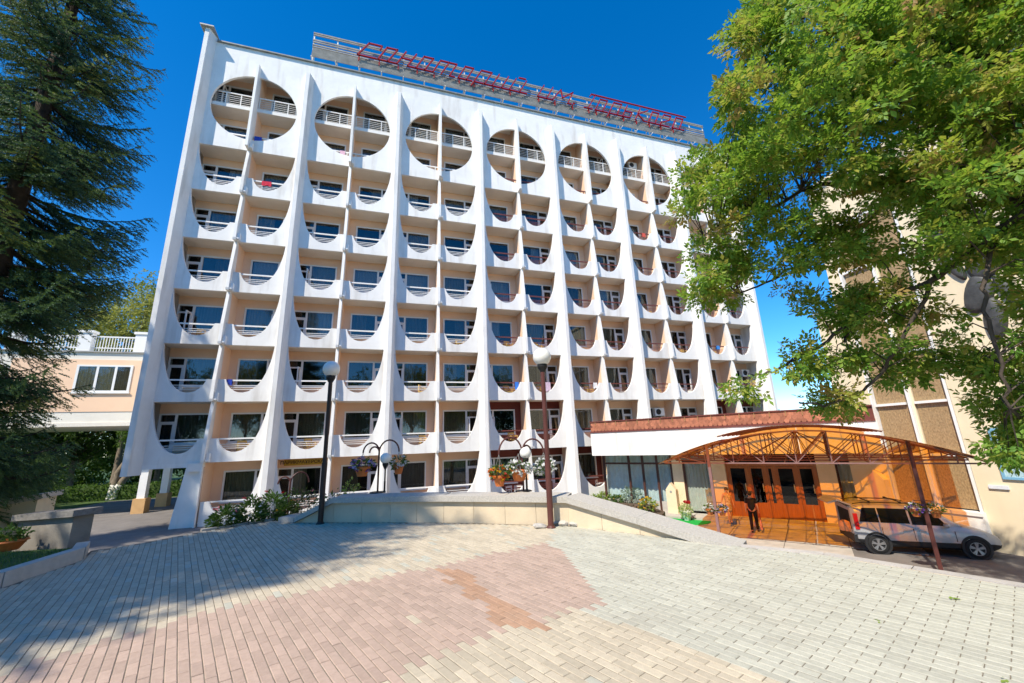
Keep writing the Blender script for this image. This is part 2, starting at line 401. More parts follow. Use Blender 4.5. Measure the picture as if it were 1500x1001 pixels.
# forecourt of concrete slabs in front of the entrance
L0 = np.array([23.6, -1.2, 0.0]) - 1.36*N            # origin of the lobby wall line
ZF = -0.85
def lob(t, out=0.0, z=0.0): p = L0 + U*t + N*out; return np.array([p[0], p[1], z])
fc = struct(ob('forecourt', None))
for r_, (o0, o1, dz) in enumerate([(0.0, 1.5, 0.15), (1.5, 4.3, 0.02), (4.3, 7.2, 0.02), (7.2, 9.6, 0.02)]):
    for c_ in range(5):
        t0 = 3.2+c_*2.1; t1 = t0+2.1
        if r_ >= 2 and c_ > 3: continue
        g = 0.012
        pts = [lob(t0+g, o0+g)[:2], lob(t1-g, o0+g)[:2], lob(t1-g, o1-g)[:2], lob(t0+g, o1-g)[:2]]
        mb = MB(); mb.prism([tuple(p) for p in pts], ZF-0.1, ZF+dz, 'z'); mb.build('concrete_slab', CONC, fc)
# ------------------------------------------------------------------ the balcony block
BW, FH = 5.691, 3.0                               # bay width, storey height
NB = 7
bld = thing('sanatorium_building', 'tall white balcony block with peach recesses, arched openings and roof sign', 'building')
HB = BW/2
UC = [(0.33, 3.0), (0.36, 2.65), (0.42, 2.25), (0.50, 1.9), (0.60, 1.55), (0.73, 1.22), (0.90, 0.93), (1.10, 0.70), (1.34, 0.53),
      (1.58, 0.465), (1.80, 0.475), (2.00, 0.55), (2.18, 0.69), (2.31, 0.87), (2.39, 1.05), (2.42, 1.16)]
def panel_mesh(mirror, base=0.0, ground=False):
    f = (lambda x: BW-x) if mirror else (lambda x: x)
    mb = MB(); n = len(UC)
    top = [(0.0, 3.0)]+UC+[(HB-.06, 1.16)]
    bot = [(p[0], base) for p in top]
    # strips between the arch and the bottom edge, front at y=0, back at y=.14
    for y in (0.0, 0.14):
        vs = [(f(p[0]), y, p[1]) for p in top]+[(f(p[0]), y, p[1]) for p in bot]
        k = len(top); mb.add(vs, [(i, i+1, k+i+1, k+i) for i in range(k-1)])
    k = len(top)
    ring = top+bot[::-1]
    for i in range(len(ring)):
        a = ring[i]; b = ring[(i+1) % len(ring)]
        mb.add([(f(a[0]), 0, a[1]), (f(b[0]), 0, b[1]), (f(b[0]), .14, b[1]), (f(a[0]), .14, a[1])], [(0, 1, 2, 3)])
    me = mb.mesh('parapet_panel', WHITE)
    bm = bmesh.new(); bm.from_mesh(me); bmesh.ops.remove_doubles(bm, verts=bm.verts, dist=1e-4); bmesh.ops.recalc_face_normals(bm, faces=bm.faces); bm.to_mesh(me); bm.free()
    return me
PAN = [panel_mesh(False), panel_mesh(True)]
PAN0 = [panel_mesh(False, -0.9), panel_mesh(True, -0.9)]
# big panel with the round opening
def round_panel():
    cx, cz, r, z0, z1 = HB, 24.08-21, 2.33, 0.0, 28.42-21
    n = 72; mb = MB(); rect = []
    for i in range(n):
        t = 2*math.pi*i/n; dx, dz = math.cos(t), math.sin(t)
        s = min(((HB) / abs(dx)) if abs(dx) > 1e-6 else 1e9, ((z1-cz) if dz > 0 else (cz-z0))/abs(dz) if abs(dz) > 1e-6 else 1e9)
        rect.append((cx+dx*s, cz+dz*s))
    # add corners by snapping the nearest sample
    for c in ((0, z0), (BW, z0), (0, z1), (BW, z1)):
        i = min(range(n), key=lambda q: (rect[q][0]-c[0])**2+(rect[q][1]-c[1])**2); rect[i] = c
    circ = [(cx+r*math.cos(2*math.pi*i/n), cz+r*math.sin(2*math.pi*i/n)) for i in range(n)]
    for y in (0.0, 0.14):
        vs = [(p[0], y, p[1]) for p in circ]+[(p[0], y, p[1]) for p in rect]
        mb.add(vs, [(i, (i+1) % n, n+(i+1) % n, n+i) for i in range(n)])
    for ringp in (circ, rect):
        vs = [(p[0], 0, p[1]) for p in ringp]+[(p[0], .14, p[1]) for p in ringp]
        mb.add(vs, [(i, (i+1) % n, n+(i+1) % n, n+i) for i in range(n)])
    me = mb.mesh('round_panel', WHITE)
    bm = bmesh.new(); bm.from_mesh(me); bmesh.ops.remove_doubles(bm, verts=bm.verts, dist=1e-4); bmesh.ops.recalc_face_normals(bm, faces=bm.faces); bm.to_mesh(me); bm.free()
    return me
RP = round_panel()

def wall_mesh(mirror, m_):
    f = (lambda a, b: (BW-b, BW-a)) if mirror else (lambda a, b: (a, b))
    mb = MB()
    for a, b, z0, z1 in ((0.0, .12, 0.17, 3.02), (2.36, HB-.001, 0.17, 3.02), (.12, 2.36, 2.52, 3.02), (.88, 2.36, 0.17, .95)):
        x0, x1 = f(a, b); mb.box(x0, x1, 1.3, 1.46, z0, z1)
    return mb.mesh('balcony_wall', m_)
WALLP = [wall_mesh(False, PEACH), wall_mesh(True, PEACH)]; WALLB = [wall_mesh(False, BROWNRED), wall_mesh(True, BROWNRED)]
def frame_mesh(mirror, opened=False):
    f = (lambda a, b: (BW-b, BW-a)) if mirror else (lambda a, b: (a, b))
    mb = MB()
    def B(a, b, z0, z1, y0=1.255, y1=1.345):
        x0, x1 = f(a, b); mb.box(x0, x1, y0, y1, z0, z1)
    B(.12, .20, .17, 2.52); B(.82, .93, .17, 2.52); B(2.28, 2.36, .95, 2.52)
    B(.20, .82, 2.44, 2.52); B(.93, 2.28, 2.44, 2.52); B(.93, 2.28, .95, 1.03); B(.20, .82, 2.02, 2.10)
    B(.90, 2.40, .90, .95, 1.22, 1.30)
    B(.20, .82, .17, .75, 1.28, 1.33)
    if not opened:
        B(.20, .27, .75, 2.02, 1.265, 1.335); B(.75, .82, .75, 2.02, 1.265, 1.335); B(.27, .75, 1.95, 2.02, 1.265, 1.335)
    else:
        x0, x1 = f(.76, .82); mb.box(x0, x1, 0.66, 1.26, .2, .27); mb.box(x0, x1, .66, 1.26, 1.95, 2.02); mb.box(x0, x1, .66, .73, .27, 1.95); mb.box(x0, x1, 1.19, 1.26, .27, 1.95); mb.box(x0+.01, x1-.01, .73, 1.19, .27, .8)
    return mb.mesh('window_frame', WHITE2)
FRM = [frame_mesh(False), frame_mesh(True)]; FRMO = [frame_mesh(False, True), frame_mesh(True, True)]
def pane_mesh(mirror, a, b, z0, z1):
    mb = MB(); x0, x1 = (BW-b, BW-a) if mirror else (a, b); mb.box(x0, x1, 1.297, 1.303, z0, z1); return mb.mesh('pane', GLASS)
PANE = [[pane_mesh(m_, .93, 2.28, 1.03, 2.44), pane_mesh(m_, .27, .75, .75, 1.95), pane_mesh(m_, .20, .82, 2.10, 2.44)] for m_ in (False, True)]
def curtain_mesh(mirror, a, b, m_, seed):
    r_ = random.Random(seed); n = int((b-a)/0.028); vs = []; fs = []
    ph = r_.random()*6
    for i in range(n+1):
        x = a+(b-a)*i/n; y = 1.56+.028*math.sin(x*38+ph+1.2*math.sin(x*9+ph))+.012*math.sin(x*91+ph)
        xx = BW-x if mirror else x
        vs += [(xx, y, .3), (xx, y, 2.5)]
        if i: fs.append((2*i-2, 2*i, 2*i+1, 2*i-1))
    mb = MB(); mb.add(vs, fs); return mb.mesh('curtain', m_, smooth=True)
CUR = {}
for mi_, m_ in enumerate((False, True)):
    for ci, cm in enumerate(CURT):
        CUR[mi_, ci, 0] = curtain_mesh(m_, .92, 2.30, cm, ci)
        CUR[mi_, ci, 1] = curtain_mesh(m_, .92, 1.55, cm, ci+7)
        CUR[mi_, ci, 2] = curtain_mesh(m_, 1.45, 2.30, cm, ci+9)
        CUR[mi_, ci, 3] = curtain_mesh(m_, .20, 2.30, cm, ci+5)
def rail_mesh(mirror, m_):
    mb = MB(); f = (lambda a, b: (BW-b, BW-a)) if mirror else (lambda a, b: (a, b))
    x0, x1 = f(.5, HB-.09); mb.box(x0, x1, .15, .21, 1.09, 1.165)
    for z in (.86, .76, .66): mb.box(x0, x1, .17, .19, z-.013, z+.013)
    x0, x1 = f(2.55, 2.60); mb.box(x0, x1, .15, .20, .17, 1.09)
    return mb.mesh('railing', m_)
RAIL = [[rail_mesh(False, RAILW), rail_mesh(True, RAILW)], [rail_mesh(False, RAILB), rail_mesh(True, RAILB)]]
def rail8_mesh(m_):
    mb = MB(); mb.box(.32, HB-.1, .24, .30, 1.05, 1.11)
    for z in (.90, .76, .62, .48, .34): mb.box(.32, HB-.1, .26, .28, z-.010, z+.010)
    for x in (.34, 1.15, 1.95, 2.70): mb.box(x, x+.045, .25, .295, .25, 1.05)
    return mb.mesh('railing', m_)
RAIL8 = rail8_mesh(RAILW)
def slab_mesh(x0, x1, y0=.14):
    mb = MB(); mb.box(x0, x1, y0, 1.46, 0.015, 0.17); return mb.mesh('balcony_slab', SOFFIT)
SLAB = slab_mesh(.001, BW-.001); SLAB8 = None
mb = MB(); mb.box(.3, BW-.3, .20, 1.46, 0.0, 0.24); SLAB8 = mb.mesh('balcony_slab', mat('slab_edge', (0.76, 0.73, 0.68), .8, .05, 1))
# thin divider fin: saw-tooth front, white, and the peach partition behind it
def divider_mesh():
    prof = [(.30, 0.0), (-.30, 0.0), (-.33, .12), (-.29, 1.1), (-.02, 3.0), (.30, 3.0)]
    mb = MB(); mb.prism(prof, HB-.075, HB+.075, 'x'); return mb.mesh('divider_fin', WHITE)
DIV = divider_mesh()
mb = MB(); mb.prism([(.30, 0), (-.52, 0), (-.50, .3), (-.40, 6.05), (.1, 6.12), (.30, 6.12)], HB-.07, HB+.07, 'x'); DIVTOP = mb.mesh('divider_fin', WHITE)
mb = MB(); mb.box(HB-.07, HB+.07, .30, 1.3, 0.17, 3.015); PART = mb.mesh('partition_wall', PEACH)
mb = MB(); mb.box(-.10, .10, .14, 1.3, 0.17, 3.015); PARTF = mb.mesh('partition_wall', PEACH)
mb = MB(); mb.box(-.07, .07, -.20, .02, 0, .42); mb.box(-.05, .05, -.30, -.20, .04, .10); SPOUT = mb.mesh('drain_spout', WHITE2)

open_doors = random.Random(3)
cr = random.Random(21)
for b in range(NB):
    bx = b*BW
    for k in range(9):
        z = k*FH
        if k == 0 and b >= 5: continue
        left_open = (b == 0 and k == 0)
        brown_wall = (b == 3 and k <= 1) or (b == 4 and k == 0) or (b == 6 and k == 1)
        for s in (0, 1):
            if left_open and s == 0: continue
            if k <= 6:
                ob('parapet_panel', (PAN0 if k == 0 else PAN)[s], bld, (bx, 0, z))
                br = 1 if (b >= 4 or (b == 3 and (k >= 1 or k == 0))) else 0
                if b == 3 and k in (2, 4): br = 1
                ob('railing', RAIL[br][s], bld, (bx, 0, z))
            elif k == 7:
                ob('railing', RAIL[1 if b >= 3 else 0][s], bld, (bx, 0.02, z))
            else:
                ob('railing', RAIL8, bld, (bx+(HB-.22 if s else 0), 0, z))
            ob('balcony_wall', (WALLB if brown_wall else WALLP)[s], bld, (bx, 0, z))
            opened = open_doors.random() < 0.22
            w = ob('window', (FRMO if opened else FRM)[s], bld, (bx, 0, z))
            for q_ in ((0, 2) if opened else (0, 1, 2)):
                po = ob('pane', PANE[s][q_], w)
                if q_ == 0: po.rotation_euler = (cr.uniform(-.006, .006), 0, cr.uniform(-.003, .003)); po.location = (0, 0, 0)
            q = cr.random()
            if k <= 2: ci = 0 if q < .55 else (1 if q < .75 else 3)
            else: ci = 3 if q < .25 else (2 if q < .65 else (0 if q < .82 else 1))
            q = cr.random()
            cov = 0 if q < .40 else (3 if q < .52 else (1 if q < .72 else 2))
            if q < .93: ob('curtain', CUR[s, ci, cov], w)
        if k == 7: ob('round_panel', RP, bld, (bx, 0, z))
        if k >= 1: ob('balcony_slab', SLAB8 if k == 8 else SLAB, bld, (bx, 0, z))
        if k <= 6 and not left_open: ob('divider_fin', DIV, bld, (bx, 0, z))
        if k == 7: ob('divider_fin', DIVTOP, bld, (bx, 0, z))
        if not left_open: ob('partition_wall', PART, bld, (bx, 0, z))
        if 1 <= k <= 7: ob('drain_spout', SPOUT, bld, (bx+HB+.16, 0, z+.02))
        ob('partition_wall', PARTF, bld, (bx+BW, 0, z))
        if b == 0 and k > 0: ob('partition_wall', PARTF, bld, (bx, 0, z))
# ceiling over the top storey
mb = MB(); mb.box(0.02, NB*BW-.02, .14, 1.46, 27.02, 27.2); mb.build('balcony_ceiling', SOFFIT, bld)
# main fins: tapered cross-section, running the full height
def fin_mesh(z0, z1, p_top=.50, p_bot=.66, end=False):
    mb = MB(); pts = []
    for z, p, e in ((z0, p_bot, .02), (z0+6, p_bot-.06, .0), (z1-1, p_top+.02, 0), (z1, p_top, 0)):
        fw, bw = (.11+e, .31+e)
        pts.append([(-bw, 0.02, z), (-fw, -p, z), (fw, -p, z), (bw, 0.02, z)])
    vs = [q for r_ in pts for q in r_]; fs = [(0, 1, 2, 3), (12, 15, 14, 13)]
    for i in range(3):
        for j in range(4): fs.append((i*4+j, i*4+(j+1) % 4, i*4+4+(j+1) % 4, i*4+4+j))
    mb.add(vs, fs); return mb.mesh('main_fin', WHITE)
FIN = fin_mesh(-.9, 27.1)
for i in range(1, NB): ob('main_fin', FIN, bld, (i*BW, 0, 0))
FINE = fin_mesh(2.55, 28.72, .62, .72); ob('main_fin', FINE, bld, (0.02, 0, 0)); ob('main_fin', fin_mesh(-.9, 28.72, .62, .72), bld, (NB*BW-.02, 0, 0))
for x in (0.02, NB*BW-.02):
    mb = MB(); mb.box(x-.36, x+.36, -.78, 1.5, 28.72, 28.80); mb.build('fin_cap', GREYM, bld)
# end walls, core, roof
mb = MB(); mb.box(-.28, .10, .02, 14.2, 2.85, 28.6); mb.build('end_wall', WHITE, bld)
mb = MB(); mb.box(NB*BW-.10, NB*BW+.28, .02, 14.2, -.9, 28.6); mb.build('end_wall', WHITE, bld)
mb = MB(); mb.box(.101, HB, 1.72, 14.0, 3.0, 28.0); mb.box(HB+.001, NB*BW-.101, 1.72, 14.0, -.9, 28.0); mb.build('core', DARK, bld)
mb = MB(); mb.box(-.26, NB*BW+.26, 14.001, 14.2, 2.9, 28.4); mb.build('rear_wall', WHITE, bld)
mb = MB(); mb.box(-.12, NB*BW+.12, .14, 14.0, 28.01, 28.3); mb.build('roof', CONC, bld)
mb = MB(); mb.box(.38, NB*BW-.38, -.13, .30, 28.425, 28.50); mb.build('roof_coping', mat('zinc', (.25, .26, .25), .5, .3, 3), bld)
# soffit and pier of the open corner under the first bay
mb = MB(); mb.box(.101, HB-.08, .14, 14.0, 2.80, 2.98); mb.build('soffit', mat('soffit_peach', (0.62, 0.52, 0.40), .8, .05, 1), bld)
mb = MB(); mb.prism([(1.72, -.3), (2.12, 2.82), (HB-.08, 2.82), (HB-.08, -.3)], 0.0, 1.6, 'y'); mb.build('corner_pier', WHITE, bld)
mb = MB(); mb.prism([(HB-.08, -.3), (HB-.08, 2.6), (2.2, 2.6), (2.2, 3.0), (HB, 3.0), (HB, -.3)], -.16, 0.001, 'y'); mb.build('corner_pier', WHITE, bld)
mb = MB(); mb.box(.101, HB, 0.0, .14, 2.80, 3.0); mb.build('soffit_beam', WHITE, bld)
mb = MB(); mb.box(HB-.08, HB+.0, .14, 1.72, -.3, 2.98); mb.build('corner_pier', PEACH, bld)
# plinth at the ground floor
mb = MB(); mb.box(HB+.02, 5*BW, .02, .3, -1.0, 0.16); mb.build('plinth', CONC2, bld)

# air conditioners
def aircon(p, lab):
    t = thing('air_conditioner', lab, 'air conditioner', p, 0, 'air conditioners on the balconies')
    a = MB(); a.box(-.4, .4, -.15, .15, 0, .55); a.build('casing', WHITE2, t)
    a = MB(); a.lathe([(.0, -.02), (.2, -.02), (.21, 0)], (-.1, -.15, .28), 18, 'y'); a.build('fan_grille', BLACKP, t)
    a = MB(); a.box(-.34, -.3, -.12, .35, -.05, 0); a.box(.3, .34, -.12, .35, -.05, 0); a.build('bracket', GREYM, t)
aircon((5*BW+1.9, .95, 3+1.9), 'white air conditioner on balcony wall just above brown roof edge')
aircon((6*BW+4.9, .95, 6+1.9), 'white air conditioner high on the end balcony wall')
aircon((5*BW+2.2, .95, 24+1.7), 'white air conditioner inside a round top-floor opening')

# ---------------- roof sign ---------------------------------------------------
sgn = thing('roof_sign', 'red angular Cyrillic letters on a weathered slatted frame along the roof', 'sign', (0, 0, 0))
SX0, SX1, SY = 5.55, 38.9, 0.62
fr = MB()
n_ = 22
for i in range(n_+1):
    x = SX0+(SX1-SX0)*i/n_
    fr.box(x-.04, x+.04, SY+.12, SY+.2, 28.3, 31.80)
    fr.obox((x, SY+.2, 30.6), (x, SY+1.7, 28.35), .06, .06)
    fr.obox((x, SY-.25, 29.40), (x, SY+.7, 29.40), .05, .05)
fr.build('frame_post', RAILW, sgn)
for z, h in ((31.76, .10), (31.60, .08), (31.16, .10), (30.98, .08), (30.74, .10), (30.56, .08)):
    mb = MB(); mb.box(SX0-.05, SX1+.05, SY+.06, SY+.12, z-h/2, z+h/2); mb.build('frame_rail', SLATW, sgn)
for i in range(6):                                     # sloping slatted apron below the letters
    y0 = SY+.05-.045*i; z0 = 30.34-.165*i
    for c_ in range(11):
        xa = SX0+(SX1-SX0)*c_/11; xb = SX0+(SX1-SX0)*(c_+1)/11-.03
        mb = MB(); mb.obox((xa, y0, z0), (xb, y0, z0), .05, .145, (0, -.2, .97)); mb.build('slat', SLATW, sgn)
# letters as strokes on a slanted grid: (x, z) in 0..1
LET = {'С': [[(.95,.75),(.95,1),(.25,1),(.0,0),(1.0,0)]],
       'а': [[(.75,1),(.15,1),(0,0),(.55,0)],[(.75,1),(.55,0),(1.05,0)]],
       'н': [[(.15,1),(0,0)],[(.75,1),(.6,0),(1.05,0)],[(.08,.5),(.68,.5)]],
       'т': [[(.1,1),(0,0)],[(.1,1),(.95,1),(.85,0),(1.1,0)],[(.55,1),(.42,0)]],
       'о': [[(.15,1),(0,0),(.6,0),(.75,1),(.15,1)],[(.6,0),(1.0,0)]],
       'р': [[(.2,1),(0,-.35)],[(.2,1),(.8,1),(.65,0),(.05,0)],[(.65,0),(1.05,0)]],
       'и': [[(.15,1),(0,0),(.6,0)],[(.75,1),(.6,0),(1.0,0)]],
       'й': [[(.15,1),(0,0),(.6,0)],[(.75,1),(.6,0),(1.0,0)],[(.3,1.15),(.65,1.15)]],
       'м': [[(-.1,0),(.2,1),(.45,.35),(.95,1),(.85,0),(1.05,0)]],
       '.': [[(.1,0),(.12,.12),(.2,.12)]],
       'Г': [[(-.3,0),(.35,0)],[(0,0),(.3,1.25)],[(-.12,1.05),(-.05,1.25),(5.0,1.25)]],
       'ь': [[(.15,1),(0,0),(.6,0),(.68,.5),(.08,.5)]],
       'к': [[(.15,1),(0,0)],[(.8,1),(.08,.5),(.7,0),(.95,0)]],
       'г': [[(.1,.8),(.15,1),(.75,1),(.7,.6),(.05,.25),(0,0),(.8,0)]]}
TXT = [('С', 523, .95), ('а', 553, .75), ('н', 581, .75), ('а', 609, .75), ('т', 634, .95), ('о', 671, .8), ('р', 693, .8), ('и', 721, .8), ('й', 746, .8),
       ('и', 788, .8), ('м', 812, 1.0), ('.', 838, .5), ('Г', 862, .0), ('о', 873, .7), ('р', 892, .75), ('ь', 913, .7), ('к', 932, .75), ('о', 951, .7), ('г', 968, .8), ('о', 986, .75)]
zb, hh = 30.40, 1.22
xs = [PY(px, 500 if False else 90+(px-523)*.228, SY-.25)[0] for _, px, _ in TXT]
for i, (ch, px, w) in enumerate(TXT):
    x0 = xs[i]; nxt = xs[i+1]-x0 if i+1 < len(xs) else 1.35
    w_ = min(1.45, nxt*.92) if ch not in 'Г.' else 1.1
    mb = MB()
    for st in LET[ch]:
        for a, b in zip(st[:-1], st[1:]):
            pa = (x0+a[0]*w_+.42*a[1], SY-.25, zb+a[1]*hh); pb = (x0+b[0]*w_*(1 if not (ch == 'Г' and b[0] > 4) else 1.75)+.42*b[1], SY-.25, zb+b[1]*hh)
            d = np.array(pb)-np.array(pa); d = d/np.linalg.norm(d)*.045
            mb.obox(np.array(pa)-d, np.array(pb)+d, .11, .075, (0, 0, 1))
    # stubs that hold the letter
    mb.obox((x0+.1, SY-.25, zb), (x0+.1, SY+.1, zb-.05), .06, .06)
    mb.obox((x0+.1, SY-.2, zb), (x0+.1, SY-.2, zb-.45), .07, .07)
    mb.build('letter', REDM, sgn)

# ---------------- hairdresser's sign -------------------------------------------
def text_mesh(txt, size, m_, depth=.006):
    cu = bpy.data.curves.new('lettering', 'FONT'); cu.body = txt; cu.size = size; cu.extrude = depth; cu.offset = .006; cu.align_x = 'CENTER'; cu.align_y = 'CENTER'
    t = bpy.data.objects.new('lettering', cu); COL.objects.link(t)
    dg = bpy.context.evaluated_depsgraph_get(); me = bpy.data.meshes.new_from_object(t.evaluated_get(dg))
    bpy.data.objects.remove(t); me.materials.clear(); me.materials.append(m_); return me
hs = thing('shop_sign', 'narrow yellow sign reading ПАРИКМАХЕРСКАЯ above the ground-floor door', 'sign', (BW+1.40, 1.27, 2.78))
mb = MB(); mb.box(-.98, .98, 0, .03, -.16, .16); mb.build('board', mat('yellow_board', (.55, .33, .04), .6, .08, 2), hs)
lm = text_mesh('ПАРИКМАХЕРСКАЯ', .24, mat('sign_ink', (.06, .03, .02), .6))
lo = ob('lettering', lm, hs, (0, -.004, 0)); lo.rotation_euler = (R(90), 0, 0)
# ------------------------------------------------------------------ entrance hall set diagonally between the two blocks
lob_b = thing('entrance_hall', 'low entrance hall with white fascia, brown tiled roof edge and glass front', 'building')
F0 = np.array([23.6, -1.2, 0.0])
def fas(t, out=0.0, z=0.0): p = F0+U*t+N*out; return (p[0], p[1], z)
def wallbox(mb, t0, t1, o0, o1, z0, z1, base=lob):
    q = [base(t0, o0), base(t1, o0), base(t1, o1), base(t0, o1)]
    mb.add([(p[0], p[1], z0) for p in q]+[(p[0], p[1], z1) for p in q], [(0,3,2,1),(4,5,6,7),(0,1,5,4),(1,2,6,5),(2,3,7,6),(3,0,4,7)])
TF = 13.45
mb = MB(); wallbox(mb, -.05, TF, -.25, 0, 2.45, 3.80, fas); mb.build('fascia', WHITE, lob_b)
mb = MB(); wallbox(mb, -.05, TF, -1.35, -.251, 2.50, 2.62, fas); mb.build('soffit', SOFFIT, lob_b)
mb = MB(); wallbox(mb, -.05, TF, -.30, .05, 3.801, 3.90, fas); mb.build('roof_trim', RAILB, lob_b)
mb = MB(); wallbox(mb, -.05, TF, -.30, .06, 4.44, 4.50, fas); mb.build('roof_trim', RAILB, lob_b)
mb = MB(); wallbox(mb, 0, TF, -9, -.26, 4.0, 4.2, fas); mb.build('roof', CONC2, lob_b)
mb = MB(); wallbox(mb, -.03, TF, -.26, -.02, 3.9, 4.44, fas); mb.build('roof_edge', RAILB, lob_b)
# tiled roof edge: two courses of overlapping scalloped tiles
tile_m = mat('clay_shingle', (0.36, 0.135, 0.075), 0.7, 0.25, 7, 0.1, 60, orand=0.30)
tl = MB(); pr = [(-.11, .13), (.11, .13), (.11, -.02), (.07, -.10), (0, -.13), (-.07, -.10), (-.11, -.02)]; tl.prism(pr, -.012, .012, 'y'); TILE = tl.mesh('shingle', tile_m)
ra_ = math.atan2(U[1], U[0])
for row in range(3):
    z = 4.33-.17*row
    for i in range(int(TF/.225)-1):
        p = fas(.12+i*.225+(.11 if row % 2 else 0), .0+.012*row, z)
        o = ob('shingle', TILE, lob_b, p, ra_); o.rotation_euler[0] = -.08
for i in range(20):
    p = fas(.35+i*.66, .075, 4.44); mb = MB(); mb.obox(p, (p[0], p[1], 4.22), .02, .02); mb.build('roof_clip', mat('brass', (.6, .45, .2), .4, .1, 3, metal=.5), lob_b)
# glazed front: posts, transom, panes, curtain walls behind
FRB = mat('brown_frame', (0.075, 0.03, 0.02), 0.45, 0.2, 3)
WOOD = mat('varnished_wood', (0.36, 0.13, 0.03), 0.35, 0.25, 3, 0, 40, 0.5, stretch=(6, 6, .6))
def floor_z(t): return -0.25-.6*min(1, max(0, (t-.5)/3.5))
for t in (.08, 1.70, 2.55, 3.40, 4.22):
    mb = MB(); wallbox(mb, t-.06, t+.06, -.06, .06, floor_z(t)-.3, 2.5); mb.build('mullion', FRB, lob_b)
mb = MB(); wallbox(mb, .14, 4.16, -.05, .05, 1.86, 1.97); mb.build('transom', FRB, lob_b)
mb = MB(); wallbox(mb, .14, 4.16, -.04, .04, -1.2, -.18); mb.build('sill_wall', CONC, lob_b)
shm = mat('pale_drape', (0.76, 0.79, 0.78), .9, .12, 4)
for a, b in ((.14, 1.64), (1.76, 2.49), (2.61, 3.34), (3.46, 4.16)):
    for z0, z1 in ((-.18, 1.86), (1.97, 2.5)):
        mb = MB(); wallbox(mb, a, b, -.005, .005, z0, z1); mb.build('pane', glass('lobby_glass', (.88, .93, .93), .06), lob_b)
def drape(t0, t1, out, z0, z1, m_, amp=.04, fr_=24):
    vs = []; fs = []; n = int((t1-t0)/.04)
    for i in range(n+1):
        t = t0+(t1-t0)*i/n; p = lob(t, out+amp*math.sin(t*fr_+math.sin(t*5))); vs += [(p[0], p[1], z0), (p[0], p[1], z1)]
        if i: fs.append((2*i-2, 2*i, 2*i+1, 2*i-1))
    mb = MB(); mb.add(vs, fs); mb.build('drape', m_, lob_b, smooth=True)
drape(.1, 4.2, -.35, -.25, 2.5, shm)
bl = mat('vertical_blind', (0.60, 0.55, 0.47), .8, .1, 4)
drape(4.9, 6.3, -.14, -.6, 1.95, bl, .03, 38); drape(11.75, 12.95, -.14, -.6, 1.95, bl, .03, 38)
for a, b in ((4.86, 6.28), (11.74, 12.95)):
    mb = MB(); wallbox(mb, a, b, -.05, .05, 1.95, 2.10); wallbox(mb, a, a+.09, -.05, .05, -.7, 1.95); wallbox(mb, b-.09, b, -.05, .05, -.7, 1.95); mb.build('window_frame', FRB, lob_b)
    mb = MB(); wallbox(mb, a+.09, b-.09, -.004, .004, -.62, 1.95); mb.build('pane', glass('lobby_glass'), lob_b)
    mb = MB(); wallbox(mb, a, b, -.05, .05, 2.10, 2.5); mb.build('lintel', CONC2, lob_b)
PILM = mat('pillar_cream', (0.74, 0.60, 0.40), .75, .08, 2)
for a, b, o_ in ((4.28, 4.84, .10), (6.29, 7.05, .22), (11.02, 11.73, .22)):
    mb = MB(); wallbox(mb, a, b, -.3, o_, -.95, 2.5); mb.build('pillar', PILM, lob_b)
# doors
mb = MB(); wallbox(mb, 7.06, 11.01, -.10, .10, 1.80, 1.92); mb.build('door_head', WOOD, lob_b)
mb = MB(); wallbox(mb, 7.06, 11.01, -.01, .01, 1.92, 2.48); mb.build('pane', GLASSD, lob_b)
for a in (7.06, 8.02, 8.80, 9.22, 10.12, 10.90):
    mb = MB(); wallbox(mb, a, a+.11, -.08, .08, -.74, 1.80); mb.build('door_post', WOOD, lob_b)
for a, b in ((7.17, 8.02), (8.13, 8.80), (8.91, 9.22), (9.33, 10.12), (10.23, 10.90)):
    d = MB(); wallbox(d, a, b, -.035, .035, -.72, .02); wallbox(d, a, a+.09, -.035, .035, .02, 1.78); wallbox(d, b-.09, b, -.035, .035, .02, 1.78); wallbox(d, a+.09, b-.09, -.035, .035, 1.68, 1.78)
    dd = d.build('door', WOOD, lob_b)
    mb = MB(); wallbox(mb, a+.09, b-.09, -.006, .006, .02, 1.68); mb.build('pane', GLASSD, dd)
    mb = MB(); p = lob(b-.13, .08, .55); mb.obox(p, (p[0], p[1], .95), .03, .03); mb.build('handle', GREYM, dd)
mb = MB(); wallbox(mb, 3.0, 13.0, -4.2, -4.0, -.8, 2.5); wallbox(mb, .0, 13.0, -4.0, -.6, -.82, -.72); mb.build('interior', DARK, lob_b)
mb = MB(); wallbox(mb, .0, 13.0, -4.0, -.31, 2.46, 2.49); mb.build('interior_ceiling', DARK, lob_b)

